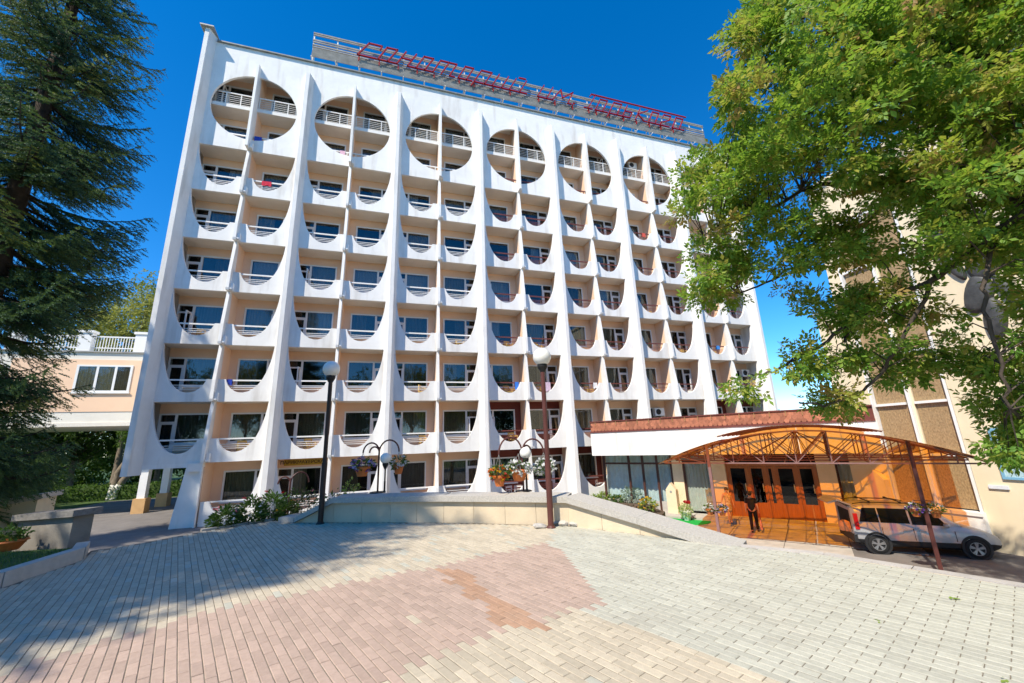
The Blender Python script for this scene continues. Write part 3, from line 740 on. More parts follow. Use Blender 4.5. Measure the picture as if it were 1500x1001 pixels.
# ---------------- the amber canopy ------------------------------------------------
cano = thing('entrance_canopy', 'brown steel canopy roofed with curved amber plastic over the entrance', 'canopy', (0, 0, 0))
P0 = np.array([27.2, -15.4, 0.0])
A0, A1, AM = -7.64, 1.60, -2.98
def cv(a, out, z): p = P0+U*a-N*out; return np.array([p[0], p[1], z])       # out: metres back towards the building
def arch(a):                                          # height of the curved roof
    t = (a-AM)/4.62; return 2.40+1.10*(1-t*t)
def arch_mid(a): return arch(a)+.17
DEP = 5.60
for a in (-5.92, 0.0):
    mb = MB(); mb.obox(cv(a, 0, ZF-.02), cv(a, 0, arch(a)+.02), .10, .10, U); mb.build('post', STEELB if a == 0 else STEELM, cano)
def truss(out, m_, full=True):
    mb = MB()
    mb.obox(cv(A0, out, 2.38), cv(A1, out, 2.38), .045, .045)
    n_ = 40; pts = [cv(A0+(A1-A0)*i/n_, out, arch(A0+(A1-A0)*i/n_)) for i in range(n_+1)]
    for p, q in zip(pts[:-1], pts[1:]): mb.obox(p, q, .045, .045)
    k = 8; xsn = [A0+.6+(A1-A0-1.2)*i/k for i in range(k+1)]
    for i, a in enumerate(xsn):
        mb.obox(cv(a, out, 2.38), cv(a, out, arch(a)), .028, .028)
        if i < k:
            b = xsn[i+1]
            if i < k/2: mb.obox(cv(a, out, arch(a)), cv(b, out, 2.38), .026, .026)
            else: mb.obox(cv(a, out, 2.38), cv(b, out, arch(b)), .026, .026)
    mb.build('truss', m_, cano)
for o_, m_ in ((0, STEELM), (1.8, STEELB), (3.6, STEELB), (5.4, STEELB)): truss(o_, m_)
for o_ in (-.78, .4, 1.6, 2.9, 4.2, 5.5):
    n_ = 24; lo_, hi_ = -5.35, -.62
    pts = [cv(lo_+(hi_-lo_)*i/n_, o_, arch_mid(lo_+(hi_-lo_)*i/n_)) for i in range(n_+1)]
    mb = MB()
    for p, q in zip(pts[:-1], pts[1:]): mb.obox(p, q, .035, .035)
    mb.build('vault_rib', STEELB, cano)
mb = MB()
for a in np.linspace(A0+.3, A1-.3, 14):
    mb.obox(cv(a, -.72, arch(a)+(.15 if -5.3 < a < -.7 else .03)), cv(a, DEP, arch(a)+(.15 if -5.3 < a < -.7 else .03)), .03, .03)
mb.build('purlin', STEELB, cano)
mb = MB()                                             # criss-cross bracing under the vault
for a in np.linspace(-5.0, -1.0, 6):
    mb.obox(cv(a, .0, 2.38), cv(AM, 2.4, 3.5), .022, .022); mb.obox(cv(a, 4.5, 2.38), cv(AM, 2.4, 3.5), .022, .022)
mb.build('brace', STEELB, cano)
AMB = amber('amber_sheet')
def vault(lo_, hi_, o0, o1, fz, name, n_=20):
    vs = []; fs = []
    for i in range(n_+1):
        a = lo_+(hi_-lo_)*i/n_; z = fz(a)+.035
        for zz in (z, z+.008): vs += [cv(a, o0, zz), cv(a, o1, zz)]
        if i:
            q = 4*i; p = q-4
            fs += [(p, q, q+1, p+1), (p+2, p+3, q+3, q+2), (p, p+2, q+2, q), (p+1, q+1, q+3, p+3)]
    e = 4*n_; fs += [(0, 1, 3, 2), (e, e+2, e+3, e+1)]
    mb = MB(); mb.add(vs, fs); mb.build(name, AMB, cano, smooth=False)
for o0, o1 in ((-.75, 2.48), (2.50, DEP)):
    vault(A0-.05, -5.22, o0, o1, arch, 'roof_sheet', 10); vault(-5.42, -2.99, o0-.1, o1, arch_mid, 'roof_sheet', 12)
    vault(-2.97, -.55, o0-.1, o1, arch_mid, 'roof_sheet', 12); vault(-.74, A1+.05, o0, o1, arch, 'roof_sheet', 10)

# ---------------- wing at right angles ----------------------------------------------
wing = thing('theatre_wing', 'cream rendered wing with tall patterned stair windows and a grey relief', 'building')
XW = 31.9
def wy(mb, y0, y1, z0, z1, x0=XW, x1=XW+.4): mb.box(x0, x1, y0, y1, z0, z1)
mb = MB(); wy(mb, -34, -14.52, -.9, 15.5, XW, XW+9); wy(mb, -14.52, -11.80, -.9, .30, XW, XW+9); wy(mb, -14.52, -11.80, 13.2, 15.5, XW, XW+9); wy(mb, -11.80, -11.3, -.9, 15.5, XW, XW+9); mb.build('wall', CREAM, wing)
mb = MB(); wy(mb, -11.299, -10.3, -.9, 9.1, XW+.05, XW+8); mb.build('wall', CREAM, wing)
mb = MB(); wy(mb, -34, -11.25, 15.501, 15.7, XW-.15, XW+9.1); mb.build('roof_edge', CREAM, wing)
mb = MB(); wy(mb, -11.299, -10.2, 9.101, 9.2, XW-.05, XW+8); mb.build('roof_edge', GREYM, wing)
pat = mat('patterned_glass', (0.36, 0.25, 0.13), 0.4, 0.35, 14, 0.3, 18, 0.4, col2=(0.20, 0.135, 0.07), stretch=(1, 1.6, .8))
cols = [(-11.90, -13.08), (-13.30, -14.42)]; rows = [.42, 2.41, 4.45, 6.55, 8.62, 10.7, 13.1]
for (y1, y0) in cols:
    for r_ in range(len(rows)-1):
        mb = MB(); wy(mb, y0+.03, y1-.03, rows[r_]+.05, rows[r_+1]-.05, XW+.16, XW+.2); mb.build('window_panel', pat, wing)
        for q in (0,):
            mb = MB(); wy(mb, y0+.04, y1-.04, rows[r_+1]-.05, rows[r_+1]+.05, XW+.04, XW+.2); mb.build('transom', WHITE2, wing)
for y in (-11.86, -13.19, -14.46):
    mb = MB(); wy(mb, y-.04, y+.04, .42, 13.15, XW-.03, XW+.22); mb.build('mullion', WHITE2, wing)
mb = MB(); wy(mb, -13.30, -13.235, .42, 13.15, XW+.1, XW+.3); mb.build('mullion', CREAM, wing)
mb = MB(); wy(mb, -14.55, -11.75, .30, .42, XW-.25, XW+.2); mb.build('sill', WHITE2, wing)
mb = MB(); wy(mb, -14.55, -11.75, -.3, .30, XW-.2, XW-.001); mb.build('sill_wall', WHITE, wing)
# stepped cheek wall at the corner between hall and wing
mb = MB(); mb.prism([(-11.78, -.8), (-11.78, 1.35), (-11.45, 1.75), (-11.2, 1.2), (-10.95, 1.05), (-10.95, -.8)], XW-.32, XW-.002, 'x'); mb.build('cheek_wall', CREAM, wing)
# grey metal relief high on the wall (plain abstract masks and ribbons)
rel = mat('relief_metal', (0.07, 0.07, 0.068), 0.6, 0.5, 3, 0.6, 7, 0.5, 0.3)
rl = thing('wall_relief', 'grey metal relief of rounded abstract forms high on the cream wing', 'relief', (XW, 0, 0))
def blob(y, z, ry, rz_, rot, th=.16, hole=None):
    mb = MB(); n = 26; vs = []; fs = []
    ringsr = [1.0, .93, .7, .4, .0]; xs_ = [0, -.6, -.9, -1.0, -1.05]
    for r_, xx in zip(ringsr, xs_):
        for i in range(n):
            t = 2*math.pi*i/n; a = ry*r_*math.cos(t); b = rz_*r_*math.sin(t)*(1+.18*math.cos(t))
            vs.append((xx*th, y+a*math.cos(rot)-b*math.sin(rot), z+a*math.sin(rot)+b*math.cos(rot)))
    for k in range(4):
        for i in range(n): fs.append((k*n+i, k*n+(i+1) % n, (k+1)*n+(i+1) % n, (k+1)*n+i))
    mb.add(vs, fs); mb.build('relief_form', rel, rl, smooth=True)
for y, z, a, b, rt in ((-16.55, 9.35, .52, .80, .15), (-16.15, 8.15, .40, .75, .30), (-16.35, 7.15, .30, .80, .10), (-15.75, 10.7, .50, .66, -.2), (-16.75, 10.75, .34, .50, .3), (-15.7, 9.5, .20, .75, -.35), (-16.85, 8.0, .18, .70, -.25)): blob(y, z, a, b, rt)
# pale blue mosaic panel
pan = thing('wall_panel', 'pale blue framed picture panel low on the cream wing', 'panel', (XW, 0, 0))
mb = MB(); mb.box(-.05, -.002, -16.9, -15.28, 1.62, 3.35); mb.build('panel_board', mat('mosaic_blue', (.42, .56, .60), .5, .45, 14, col2=(.22, .34, .36)), pan)
mb = MB(); mb.box(-.07, -.051, -16.9, -15.28, 1.62, 1.70); mb.box(-.07, -.051, -16.9, -15.28, 3.27, 3.35); mb.box(-.07, -.051, -15.36, -15.28, 1.70, 3.27); mb.build('frame', mat('blue_frame', (.2, .42, .58), .5), pan)
mb = MB(); mb.box(XW-.06, XW-.003, -15.35, -14.85, 1.28, 1.40); tag(mb.build('street_plate', mat('plate_white', (.7, .72, .75), .4)), 'small white name plate on the cream wing beside the patterned windows', 'sign')

# ---------------- bridge to the left --------------------------------------------------
br = thing('connecting_bridge', 'cream and peach raised passage with a white balustrade on its roof', 'building')
YB = 6.0
mb = MB(); mb.box(-16, -.29, YB, YB+6, 5.42, 9.62); mb.build('wall', mat('cream_white', (.78, .73, .64), .8, .05, 1), br)
mb = MB(); mb.box(-16, -.29, YB-.05, YB+6.05, 5.2, 5.419); mb.build('soffit_edge', SOFFIT, br)
mb = MB(); mb.box(-9.4, -2.95, YB-.03, YB-.002, 6.05, 9.18); mb.build('wall_panel', PEACH, br)
w = MB()
for x in (-6.32, -5.37, -4.48, -3.72): w.box(x-.06, x+.06, YB-.08, YB-.031, 7.2, 8.85)
for a, b in ((-6.26, -5.43), (-5.31, -4.54), (-4.42, -3.78)): w.box(a, b, YB-.08, YB-.031, 7.2, 7.30); w.box(a, b, YB-.08, YB-.031, 8.75, 8.85)
wf = w.build('window', WHITE2, br)
for a, b in ((-6.26, -5.43), (-5.31, -4.54), (-4.42, -3.78)):
    mb = MB(); mb.box(a, b, YB-.060, YB-.055, 7.30, 8.75); mb.build('pane', GLASS, wf)
    mb = MB(); vs = []; fs = []
    for i in range(31):
        x = a+(b-a)*i/30; y = YB-.043+.008*math.sin(i*1.1); vs += [(x, y, 7.3), (x, y, 8.75)]
        if i: fs.append((2*i-2, 2*i, 2*i+1, 2*i-1))
    mb.add(vs, fs); mb.build('curtain', CURT[1] if a < -5 else CURT[0], wf)
mb = MB(); mb.box(-6.42, -3.6, YB-.13, YB-.081, 7.12, 7.199); mb.build('sill', WHITE2, wf)
mb = MB(); mb.box(-16, -.29, YB-.1, YB+.3, 9.621, 9.70); mb.build('roof_edge', GREYM, br)
for x in (-9.6, -6.35, -3.55):
    mb = MB(); mb.box(x-.33, x+.33, YB, YB+.4, 9.70, 10.85); mb.box(x-.40, x+.40, YB-.06, YB+.46, 10.851, 11.0); mb.build('balustrade_pier', WHITE2, br)
for a, b in ((-9.27, -6.68), (-6.02, -3.88), (-3.22, -.3)):
    mb = MB(); mb.box(a, b, YB+.16, YB+.22, 10.62, 10.70); mb.box(a, b, YB+.16, YB+.22, 9.92, 9.98)
    n_ = int((b-a)/.14)
    for i in range(n_): x = a+(b-a)*(i+.5)/n_; mb.box(x-.016, x+.016, YB+.175, YB+.205, 9.76, 10.62)
    mb.build('balustrade', WHITE2, br)
for (x, y) in ((-2.75, 7.5), (-2.9, 10.6)):
    mb = MB(); mb.box(x-.2, x+.2, y-.2, y+.2, .9, 5.2); mb.build('pillar', WHITE2, br)
    mb = MB(); mb.box(x-.32, x+.32, y-.32, y+.32, -.1, .9); mb.build('pillar_base', mat('tan_plinth', (.60, .36, .16), .8, .1, 2), br)
# ------------------------------------------------------------------ foliage helper
def leaf_cloud(P, size, up=0.3, fold=0.25, asp=0.5, seed=0, tilt=None):
    """one folded diamond leaf (2 triangles) at each point; returns V, F"""
    r_ = np.random.default_rng(seed); n = len(P); P = np.asarray(P, float)
    d = r_.normal(size=(n, 3)); d[:, 2] = d[:, 2]*.6-up*0; d /= np.linalg.norm(d, axis=1)[:, None]
    nr = r_.normal(size=(n, 3)); nr[:, 2] += up*3; nr -= (nr*d).sum(1)[:, None]*d; nr /= np.linalg.norm(nr, axis=1)[:, None]+1e-9
    sd = np.cross(d, nr); L = size*(0.7+0.6*r_.random(n))[:, None]
    v0 = P; v2 = P+d*L; md = P+d*L*.45
    v1 = md+sd*L*asp*.5+nr*L*fold*.3; v3 = md-sd*L*asp*.5+nr*L*fold*.3
    V = np.stack([v0, v1, v2, v3], 1).reshape(-1, 3); b = np.arange(n)[:, None]*4
    F = np.concatenate([b+np.array([0, 1, 2]), b+np.array([0, 2, 3])], 0)
    return V, F
def ellipsoid_pts(n, c, r, seed=0, shell=.4):
    r_ = np.random.default_rng(seed); d = r_.normal(size=(n, 3)); d /= np.linalg.norm(d, axis=1)[:, None]
    return np.array(c)+d*np.array(r)*(shell+(1-shell)*r_.random(n)**.6)[:, None]
GREENS = leafmat('leaf_garden', [(0.03, 0.07, 0.012), (0.07, 0.14, 0.025), (0.13, 0.22, 0.04)], (0.18, 0.32, 0.04))
YELGR = leafmat('leaf_pale', [(0.12, 0.20, 0.03), (0.25, 0.36, 0.06), (0.40, 0.48, 0.14)], (0.4, 0.5, 0.1))
GREYGR = leafmat('leaf_grey', [(0.16, 0.24, 0.16), (0.28, 0.36, 0.26), (0.36, 0.44, 0.34)], (0.3, 0.4, 0.25))
def petal(name, c): return leafmat('petal_'+name, [tuple(np.array(c)*.75), tuple(c)], c, .3)
PET = {'white': petal('white', (.80, .80, .78)), 'red': petal('red', (.55, .03, .03)), 'yellow': petal('yellow', (.75, .42, .02)),
       'purple': petal('purple', (.16, .07, .36)), 'pink': petal('pink', (.75, .22, .27)), 'orange': petal('orange', (.75, .2, .03)), 'lilac': petal('lilac', (.50, .45, .70))}
def cloud_ob(name, P, size, m_, parent, seed=0, **kw):
    V, F = leaf_cloud(P, size, seed=seed, **kw); n = len(P)
    t = np.repeat(np.random.default_rng(seed+1).random(n), 4)
    return ob(name, npmesh(name, V, F, m_, t), parent)
def flowers_ob(name, C, size, m_, parent, seed=0):
    """five-petalled blossoms at points C"""
    P = np.repeat(np.asarray(C), 6, axis=0); o = cloud_ob(name, P, size, m_, parent, seed, up=.5, asp=.9); o['kind'] = 'stuff'; return o

# ------------------------------------------------------------------ terrace wall with coping
rw = thing('terrace_wall', 'low cream sandstone wall with granite coping at the terrace edge', 'wall')
WP = [((9.30, -14.28), 2.05), ((9.62, -14.50), 2.06), ((10.35, -14.86), 2.42), ((11.45, -15.44), 2.43), ((12.42, -15.97), 2.43), ((13.45, -16.66), 2.43), ((14.40, -17.36), 2.43), ((15.10, -18.44), 2.20), ((15.84, -19.60), 1.93)]
TH = .34
for (a, za), (b, zb_) in zip(WP[:-1], WP[1:]):
    a = np.array(a); b = np.array(b); d = (b-a)/np.linalg.norm(b-a); o_ = np.array([-d[1], d[0]])     # away from the terrace
    L = np.linalg.norm(b-a)
    q = [a+o_*.012, b+o_*.012, b+o_*TH, a+o_*TH]
    mb = MB(); mb.add([(*p, -.9) for p in q]+[(*q[0], za), (*q[1], zb_), (*q[2], zb_), (*q[3], za)], [(0,3,2,1),(4,5,6,7),(0,1,5,4),(1,2,6,5),(2,3,7,6),(3,0,4,7)]); mb.build('wall_body', CONC, rw)
    n_ = max(1, round(L/.58))
    for i in range(n_):
        s0, s1 = i/n_, (i+1)/n_; p0 = a+(b-a)*s0+d*.003; p1 = a+(b-a)*s1-d*.003; z0 = za+(zb_-za)*s0; z1 = za+(zb_-za)*s1
        if z0 > 2.12 or z1 > 2.12:
            q = [p0-o_*.012, p1-o_*.012, p1+o_*.011, p0+o_*.011]
            mb = MB(); mb.add([(*p, ZP-.015) for p in q]+[(*q[0], z0-.002), (*q[1], z1-.002), (*q[2], z1-.002), (*q[3], z0-.002)], [(0,3,2,1),(4,5,6,7),(0,1,5,4),(1,2,6,5),(2,3,7,6),(3,0,4,7)]); mb.build('stone_slab', SAND, rw)
    n_ = max(1, round(L/1.1))
    for i in range(n_):
        s0, s1 = i/n_, (i+1)/n_; p0 = a+(b-a)*s0+d*.002; p1 = a+(b-a)*s1-d*.002; z0 = za+(zb_-za)*s0+.002; z1 = za+(zb_-za)*s1+.002
        q = [p0-o_*.085, p1-o_*.085, p1+o_*(TH+.06), p0+o_*(TH+.06)]
        mb = MB(); mb.add([(*q[0], z0), (*q[1], z1), (*q[2], z1), (*q[3], z0)]+[(*q[0], z0+.10), (*q[1], z1+.10), (*q[2], z1+.115), (*q[3], z0+.115)], [(0,3,2,1),(4,5,6,7),(0,1,5,4),(1,2,6,5),(2,3,7,6),(3,0,4,7)]); mb.build('coping_stone', COPING, rw)
ZC = 2.54
rub = thing('rubble', 'broken stones heaped at the foot of the brown lamp post', 'stones', (14.15, -17.28, ZP))
for i, (x, y, s) in enumerate(((-.28, -.02, .12), (.18, .0, .15), (.32, -.12, .13), (.05, .10, .1))):
    bm = bmesh.new(); bmesh.ops.create_icosphere(bm, subdivisions=2, radius=1)
    for v in bm.verts: v.co *= random.uniform(.8, 1.15)
    me = bpy.data.meshes.new('stone'); bm.to_mesh(me); bm.free(); me.materials.append(CONC)
    o = ob('stone', me, rub, (x, y, .03)); o.scale = (s, s*.7, s*.4); o.rotation_euler = (.1, .1, i)

# left stone blocks beside the steps
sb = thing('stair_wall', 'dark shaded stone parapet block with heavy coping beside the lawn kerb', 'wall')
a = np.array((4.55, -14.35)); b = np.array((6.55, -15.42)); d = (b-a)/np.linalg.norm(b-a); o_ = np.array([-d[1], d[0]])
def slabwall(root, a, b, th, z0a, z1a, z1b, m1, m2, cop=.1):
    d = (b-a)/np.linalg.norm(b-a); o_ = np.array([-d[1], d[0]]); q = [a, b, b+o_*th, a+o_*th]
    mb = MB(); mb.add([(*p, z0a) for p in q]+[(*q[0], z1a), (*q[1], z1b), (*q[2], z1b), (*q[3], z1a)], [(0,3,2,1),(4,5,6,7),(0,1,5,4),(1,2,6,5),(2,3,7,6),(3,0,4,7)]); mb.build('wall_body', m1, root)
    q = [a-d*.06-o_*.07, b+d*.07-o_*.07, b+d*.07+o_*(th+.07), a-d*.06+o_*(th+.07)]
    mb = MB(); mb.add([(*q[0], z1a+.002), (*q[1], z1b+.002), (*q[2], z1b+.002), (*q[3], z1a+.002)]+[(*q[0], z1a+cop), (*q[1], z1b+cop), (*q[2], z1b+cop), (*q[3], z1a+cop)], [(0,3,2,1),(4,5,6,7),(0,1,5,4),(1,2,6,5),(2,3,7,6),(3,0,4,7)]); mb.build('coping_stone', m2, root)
slabwall(sb, np.array((5.45, -14.86)), np.array((6.42, -15.32)), .30, -.3, 2.50, 2.56, mat('shaded_stone', (.24, .22, .19), .85, .2, 3, .2, 40, stain=.2), mat('dark_coping', (.20, .185, .17), .8, .25, 20, .2, 60))  # shade lying on the block is put into its dark stone colour
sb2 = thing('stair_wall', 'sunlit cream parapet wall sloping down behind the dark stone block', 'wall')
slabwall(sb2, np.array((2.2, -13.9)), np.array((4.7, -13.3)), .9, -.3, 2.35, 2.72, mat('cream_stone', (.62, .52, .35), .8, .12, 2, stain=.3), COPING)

# ------------------------------------------------------------------ lamps
OPAL = mat('opal_globe', (0.80, 0.79, 0.74), 0.25, 0.03, 3, 0, 40, 0.5)
def sphere_prof(r, n=14): return [(max(1e-4, r*math.sin(math.pi*i/n)), -r*math.cos(math.pi*i/n)) for i in range(n+1)]
def lamp(base, H, r, rp, lab, grp, m_):
    t = thing('globe_lamp', lab, 'lamp', base, 0, grp)
    mb = MB(); k = H-2*r
    mb.tube([(0,0,0), (0,0,k*.40)], rp*1.25, 12); mb.tube([(0,0,k*.40), (0,0,k-.06)], rp, 12); mb.build('post', m_, t, smooth=False)
    mb = MB(); mb.lathe([(rp*1.0, k-.12), (r*.55, k-.02), (r*.55, k+.03), (.001, k+.03)], n=16); mb.build('collar', BLACKP, t)
    mb = MB(); mb.lathe(sphere_prof(r), (0, 0, H-r), 28); mb.build('globe', OPAL, t, smooth=True)
    mb = MB(); mb.lathe([(rp*1.9, 0), (rp*1.9, .02), (rp*1.3, .05)], n=14); mb.build('base_plate', m_, t)
lamp((14.05, -17.38, ZP-.01), 3.16, .17, .042, 'tall red-brown lamp post with white globe among rubble at the wall corner', 'globe lamps', STEELB)
lamp((10.12, -14.92, ZP-.01), 3.30, .175, .042, 'tall dark lamp post with white globe at the low wall end', 'globe lamps', STEELD)
pa = G(563, 722, ZC); pb = G(772, 720, ZC)
for p, px, lab in ((pa, 665, 'short lamp with small white globe on coping beside the violet flower basket'), (pb, 665, 'short lamp with small white globe on coping beside the white flower baskets')):
    p = np.array(p); lamp((p[0], p[1], ZC), PY(563 if p is pa else 772, 655, p[1])[2]-ZC, .115, .016, lab, 'globe lamps', STEELD)

# ------------------------------------------------------------------ hanging baskets and their stands
def stand(base, H, arms, lab):
    t = thing('basket_stand', lab, 'plant stand', base, 0, 'basket stands on the wall')
    mb = MB(); mb.tube([(0,0,0), (0,0,H)], .02, 8); mb.build('post', STEELB, t)
    mb = MB(); mb.lathe([(.001, .03), (.16, .02), (.17, 0), (.001, 0)], n=16); mb.build('foot', STEELD, t)
    ends = []
    for (ang_, rad) in arms:
        pts = []
        for i in range(13):
            th = math.pi*i/12; rr = rad*(1-math.cos(th))/2; pts.append((rr*math.cos(ang_), rr*math.sin(ang_), H-.12+rad*.62*math.sin(th)))
        mb = MB(); mb.tube(pts, .017, 8); mb.build('arm', STEELB, t); ends.append((base[0]+pts[-1][0], base[1]+pts[-1][1], base[2]+pts[-1][2]))
    return ends
def basket(top, drop, lab, cols, seed, r=.14, pot=True, n=170):
    t = thing('flower_basket', lab, 'flower pot', (top[0], top[1], top[2]-drop), 0, 'hanging flower baskets')
    if pot:
        mb = MB(); mb.lathe([(.001, -.17), (r*.62, -.17), (r*.95, -.02), (r*1.08, -.02), (r*1.08, .03), (r*.9, .03), (r*.85, 0), (.001, 0)], n=20); mb.build('pot', TERRA, t)
    mb = MB()
    for i in range(3):
        a_ = 2.1*i+.4; mb.tube([(0, 0, drop), (r*math.cos(a_), r*math.sin(a_), .02)], .004, 5)
    mb.build('wire', GREYM, t)
    P = ellipsoid_pts(n, (0, 0, .07), (r*1.45, r*1.45, .13), seed, .3); P[:, 2] = np.where(P[:, 2] < -.12, -P[:, 2]*.5, P[:, 2])
    cloud_ob('foliage', P, .075, GREENS, t, seed)
    for q, (c, k) in enumerate(cols):
        C_ = ellipsoid_pts(k, (0, 0, .07), (r*1.6, r*1.6, .17), seed+5+q, .8); C_ = C_[C_[:, 2] > -.08]
        flowers_ob('flowers', C_, .055, PET[c], t, seed+9+q)
b1 = G(553, 722, ZC); e = stand(tuple(b1), PY(553, 655, b1[1])[2]-ZC, [(R(195), .34), (R(175), .20), (R(0), .42)], 'brown three-armed stand holding violet and white flower baskets')
basket(e[0], .30, 'hanging basket of violet petunias on the brown stand', [('purple', 26), ('lilac', 22)], 31, .15)
basket(e[2], .30, 'orange pot with white flowers hanging near the violet basket', [('white', 16)], 33, .11)
b2 = G(767, 720, ZC); e = stand(tuple(b2), PY(767, 655, b2[1])[2]-ZC, [(R(190), .52), (R(20), .24), (R(350), .44)], 'brown stand with three arms carrying white petunia baskets')
basket(e[0], .42, 'orange pot of red and yellow flowers on a wide arm', [('orange', 14), ('yellow', 12), ('red', 8)], 35, .12)
e_ = (b2[0]-.12, b2[1]-.12, e[1][2]); basket(e_, .34, 'full white petunias in a wide orange pot on the stand', [('white', 42)], 37, .16)
basket(e[2], .36, 'white petunias overflowing a basket without visible pot', [('white', 52)], 39, .15, pot=False)
b3 = G(421, 757, 2.02); stand((b3[0]-.05, b3[1]+.25, 1.9), PY(424, 702, b3[1])[2]-1.9, [(R(180), .26), (R(20), .40)], 'empty brown basket stand among the shrubs')
for a_, sg, cols, lab, sd in ((-5.92, -1, [('white', 34)], 'white petunias on the mauve canopy post', 41), (-5.92, 1, [('lilac', 20), ('white', 14), ('purple', 8)], 'mixed white and violet flowers on the mauve canopy post', 43),
                             (0, -1, [('purple', 26), ('white', 10)], 'deep violet flowers on the dark canopy post by the car', 45), (0, 1, [('white', 5)], 'leafy green pot on the dark canopy post by the car', 47)):
    p = cv(a_, 0, 0.62 if a_ < -1 else .98)+np.array(U)*sg*.22; basket((p[0], p[1], p[2]+.3), .3, lab, cols, sd, .14)
    mb = MB(); q = cv(a_, 0, p[2]+.3); mb.obox(q, (p[0], p[1], p[2]+.3), .02, .02); mb.build('basket_arm', STEELB, cano)

# ------------------------------------------------------------------ garden beds
def bush(p, r, lab, n, size, m_, flow=(), seed=0, name='shrub', cat='shrub', group=None, spiky=False):
    t = thing(name, lab, cat, p, 0, group)
    mb = MB()
    for i in range(5):
        a_ = i*1.26+seed; mb.tube([(0, 0, -.05), (r[0]*.5*math.cos(a_), r[1]*.5*math.sin(a_), r[2]*1.1)], [.012, .005], 5)
    mb.build('stem', BARK, t)
    P = ellipsoid_pts(n, (0, 0, r[2]), r, seed, .25); P[:, 2] = np.maximum(P[:, 2], .02)
    P += .25*np.array(r)*np.sin(P[:, [1, 2, 0]]*np.array([13, 11, 17])+seed)*.6
    cloud_ob('foliage', P, size, m_, t, seed, asp=.22 if spiky else .5)
    for q, (c, k, s) in enumerate(flow):
        C_ = ellipsoid_pts(k, (0, 0, r[2]*1.05), np.array(r)*1.1, seed+3+q, .85); C_ = C_[C_[:, 2] > r[2]*.7]; flowers_ob('flowers', C_, s, PET[c], t, seed+q)
    return t
bed = MB(); bed.prism([(9.9, -14.35), (9.3, -14.05), (9.02, -13.82), (8.02, -14.48), (7.75, -14.1), (8.9, -13.1), (10.6, -14.1)], -.2, 1.93, 'z'); struct(bed.build('flower_bed', SOIL))
edge = thing('bed_edging', 'rough stone edging of the rose bed', 'edging')
for i in range(5):
    q0 = np.array((7.98, -14.52))+np.array((.28, .175))*i*.8; mb = MB(); mb.obox((*q0, 2.0), (*(q0+np.array((.21, .13))), 2.0), .12, .16); mb.build('edging_stone', CONC, edge)
roses = [((8.25, -14.22, 1.93), (.26, .24, .24), [('pink', 3, .06), ('white', 6, .04)]), ((8.62, -13.95, 1.93), (.30, .26, .30), [('white', 12, .04), ('red', 2, .06)]), ((8.98, -13.70, 1.93), (.32, .28, .34), [('red', 4, .06)]),
         ((9.32, -13.82, 1.95), (.22, .2, .22), [('yellow', 5, .04)])]
labs = ['small rose bush with pink and white blooms at the bed end', 'rose bush thick with white flowers in the terrace bed', 'tall green rose bush with a few red blooms', 'low shrub with yellow blooms at the wall end']
for i, (p, r_, fl) in enumerate(roses): bush(p, r_, labs[i], 900, .075, GREENS, fl, 51+i, 'rose_bush', 'rose bush', 'roses in the terrace bed')
bush((9.62, -13.9, 1.95), (.36, .3, .36), 'dark reddish shrub behind the sloping coping', 520, .07, leafmat('leaf_dark', [(.05, .035, .02), (.06, .09, .02), (.10, .14, .03)], (.12, .18, .03)), [('pink', 3, .05)], 61)
bush((10.25, -14.1, 1.95), (.30, .26, .32), 'leafy shrub with pink bloom by the dark lamp', 420, .06, GREENS, [('pink', 3, .05)], 62)
bush((10.6, -14.35, 2.0), (.18, .18, .42), 'upright pale shrub against the hairdresser window', 220, .06, YELGR, [('orange', 3, .04)], 63)
gb = MB(); gb.prism([tuple(p[:2]) for p in (G(845, 728, -.25), G(900, 722, -.25), G(975, 757, -.6), G(965, 770, -.6), G(860, 745, -.3))], -.9, -.35, 'z'); struct(gb.build('garden_bed', SOIL))
spots = [(868, 735, (.5, .4, .22), YELGR, [('yellow', 10, .06)], 'low yellow-flowering plants beside the terrace coping'), (885, 735, (.5, .4, .26), YELGR, [], 'bright green leafy plants in the sunken bed'), (905, 737, (.4, .35, .2), GREENS, [('yellow', 5, .05)], 'low green plant before the brick planter'),
         (926, 738, (.62, .5, .48), GREYGR, [], 'silvery broad-leaved shrub by the lobby glass'), (950, 752, (.5, .42, .36), YELGR, [('yellow', 40, .08)], 'marigold clump with golden flowers beside the brick planter')]
for i, (x, y, r_, m_, fl, lab) in enumerate(spots):
    p = G(x, y, -.4); bush((p[0], p[1], -.38), r_, lab, 420, .13, m_, fl, 71+i, 'garden_plant', 'plant')
pl = thing('brick_planter', 'dark brick planter box with openwork wall in the sunken garden', 'planter', tuple(G(922, 752, -.45)), ra_)
bmb = MB(); bmb.box(-.115, .115, -.05, .05, 0, .07); PBR = bmb.mesh('brick', mat('dark_brick', (.13, .09, .06), .8, .3, 9, orand=.3))
for rr in range(6):
    for i in range(7): ob('brick', PBR, pl, (-.9+i*.30+(.15 if rr % 2 else 0), 0, rr*.075))
mb = MB(); mb.box(-1.0, 1.15, .06, .6, 0, .40); mb.build('soil', SOIL, pl)
# pointed cream post
pp = G(988, 752, -.72); post = thing('bollard', 'cream gabled concrete post standing before the lobby column', 'post', (pp[0], pp[1], -.86), ra_)
mb = MB(); mb.prism([(-.27, 0), (.27, 0), (.27, 1.40), (0, 1.76), (-.27, 1.40)], -.2, .2, 'y'); mb.build('post_body', PILM, post)
mb = MB(); mb.lathe([(.001, -.01), (.06, -.01), (.06, .01), (.001, .01)], (0, -.21, 1.30), 14, 'y'); mb.build('disc', GREYM, post)
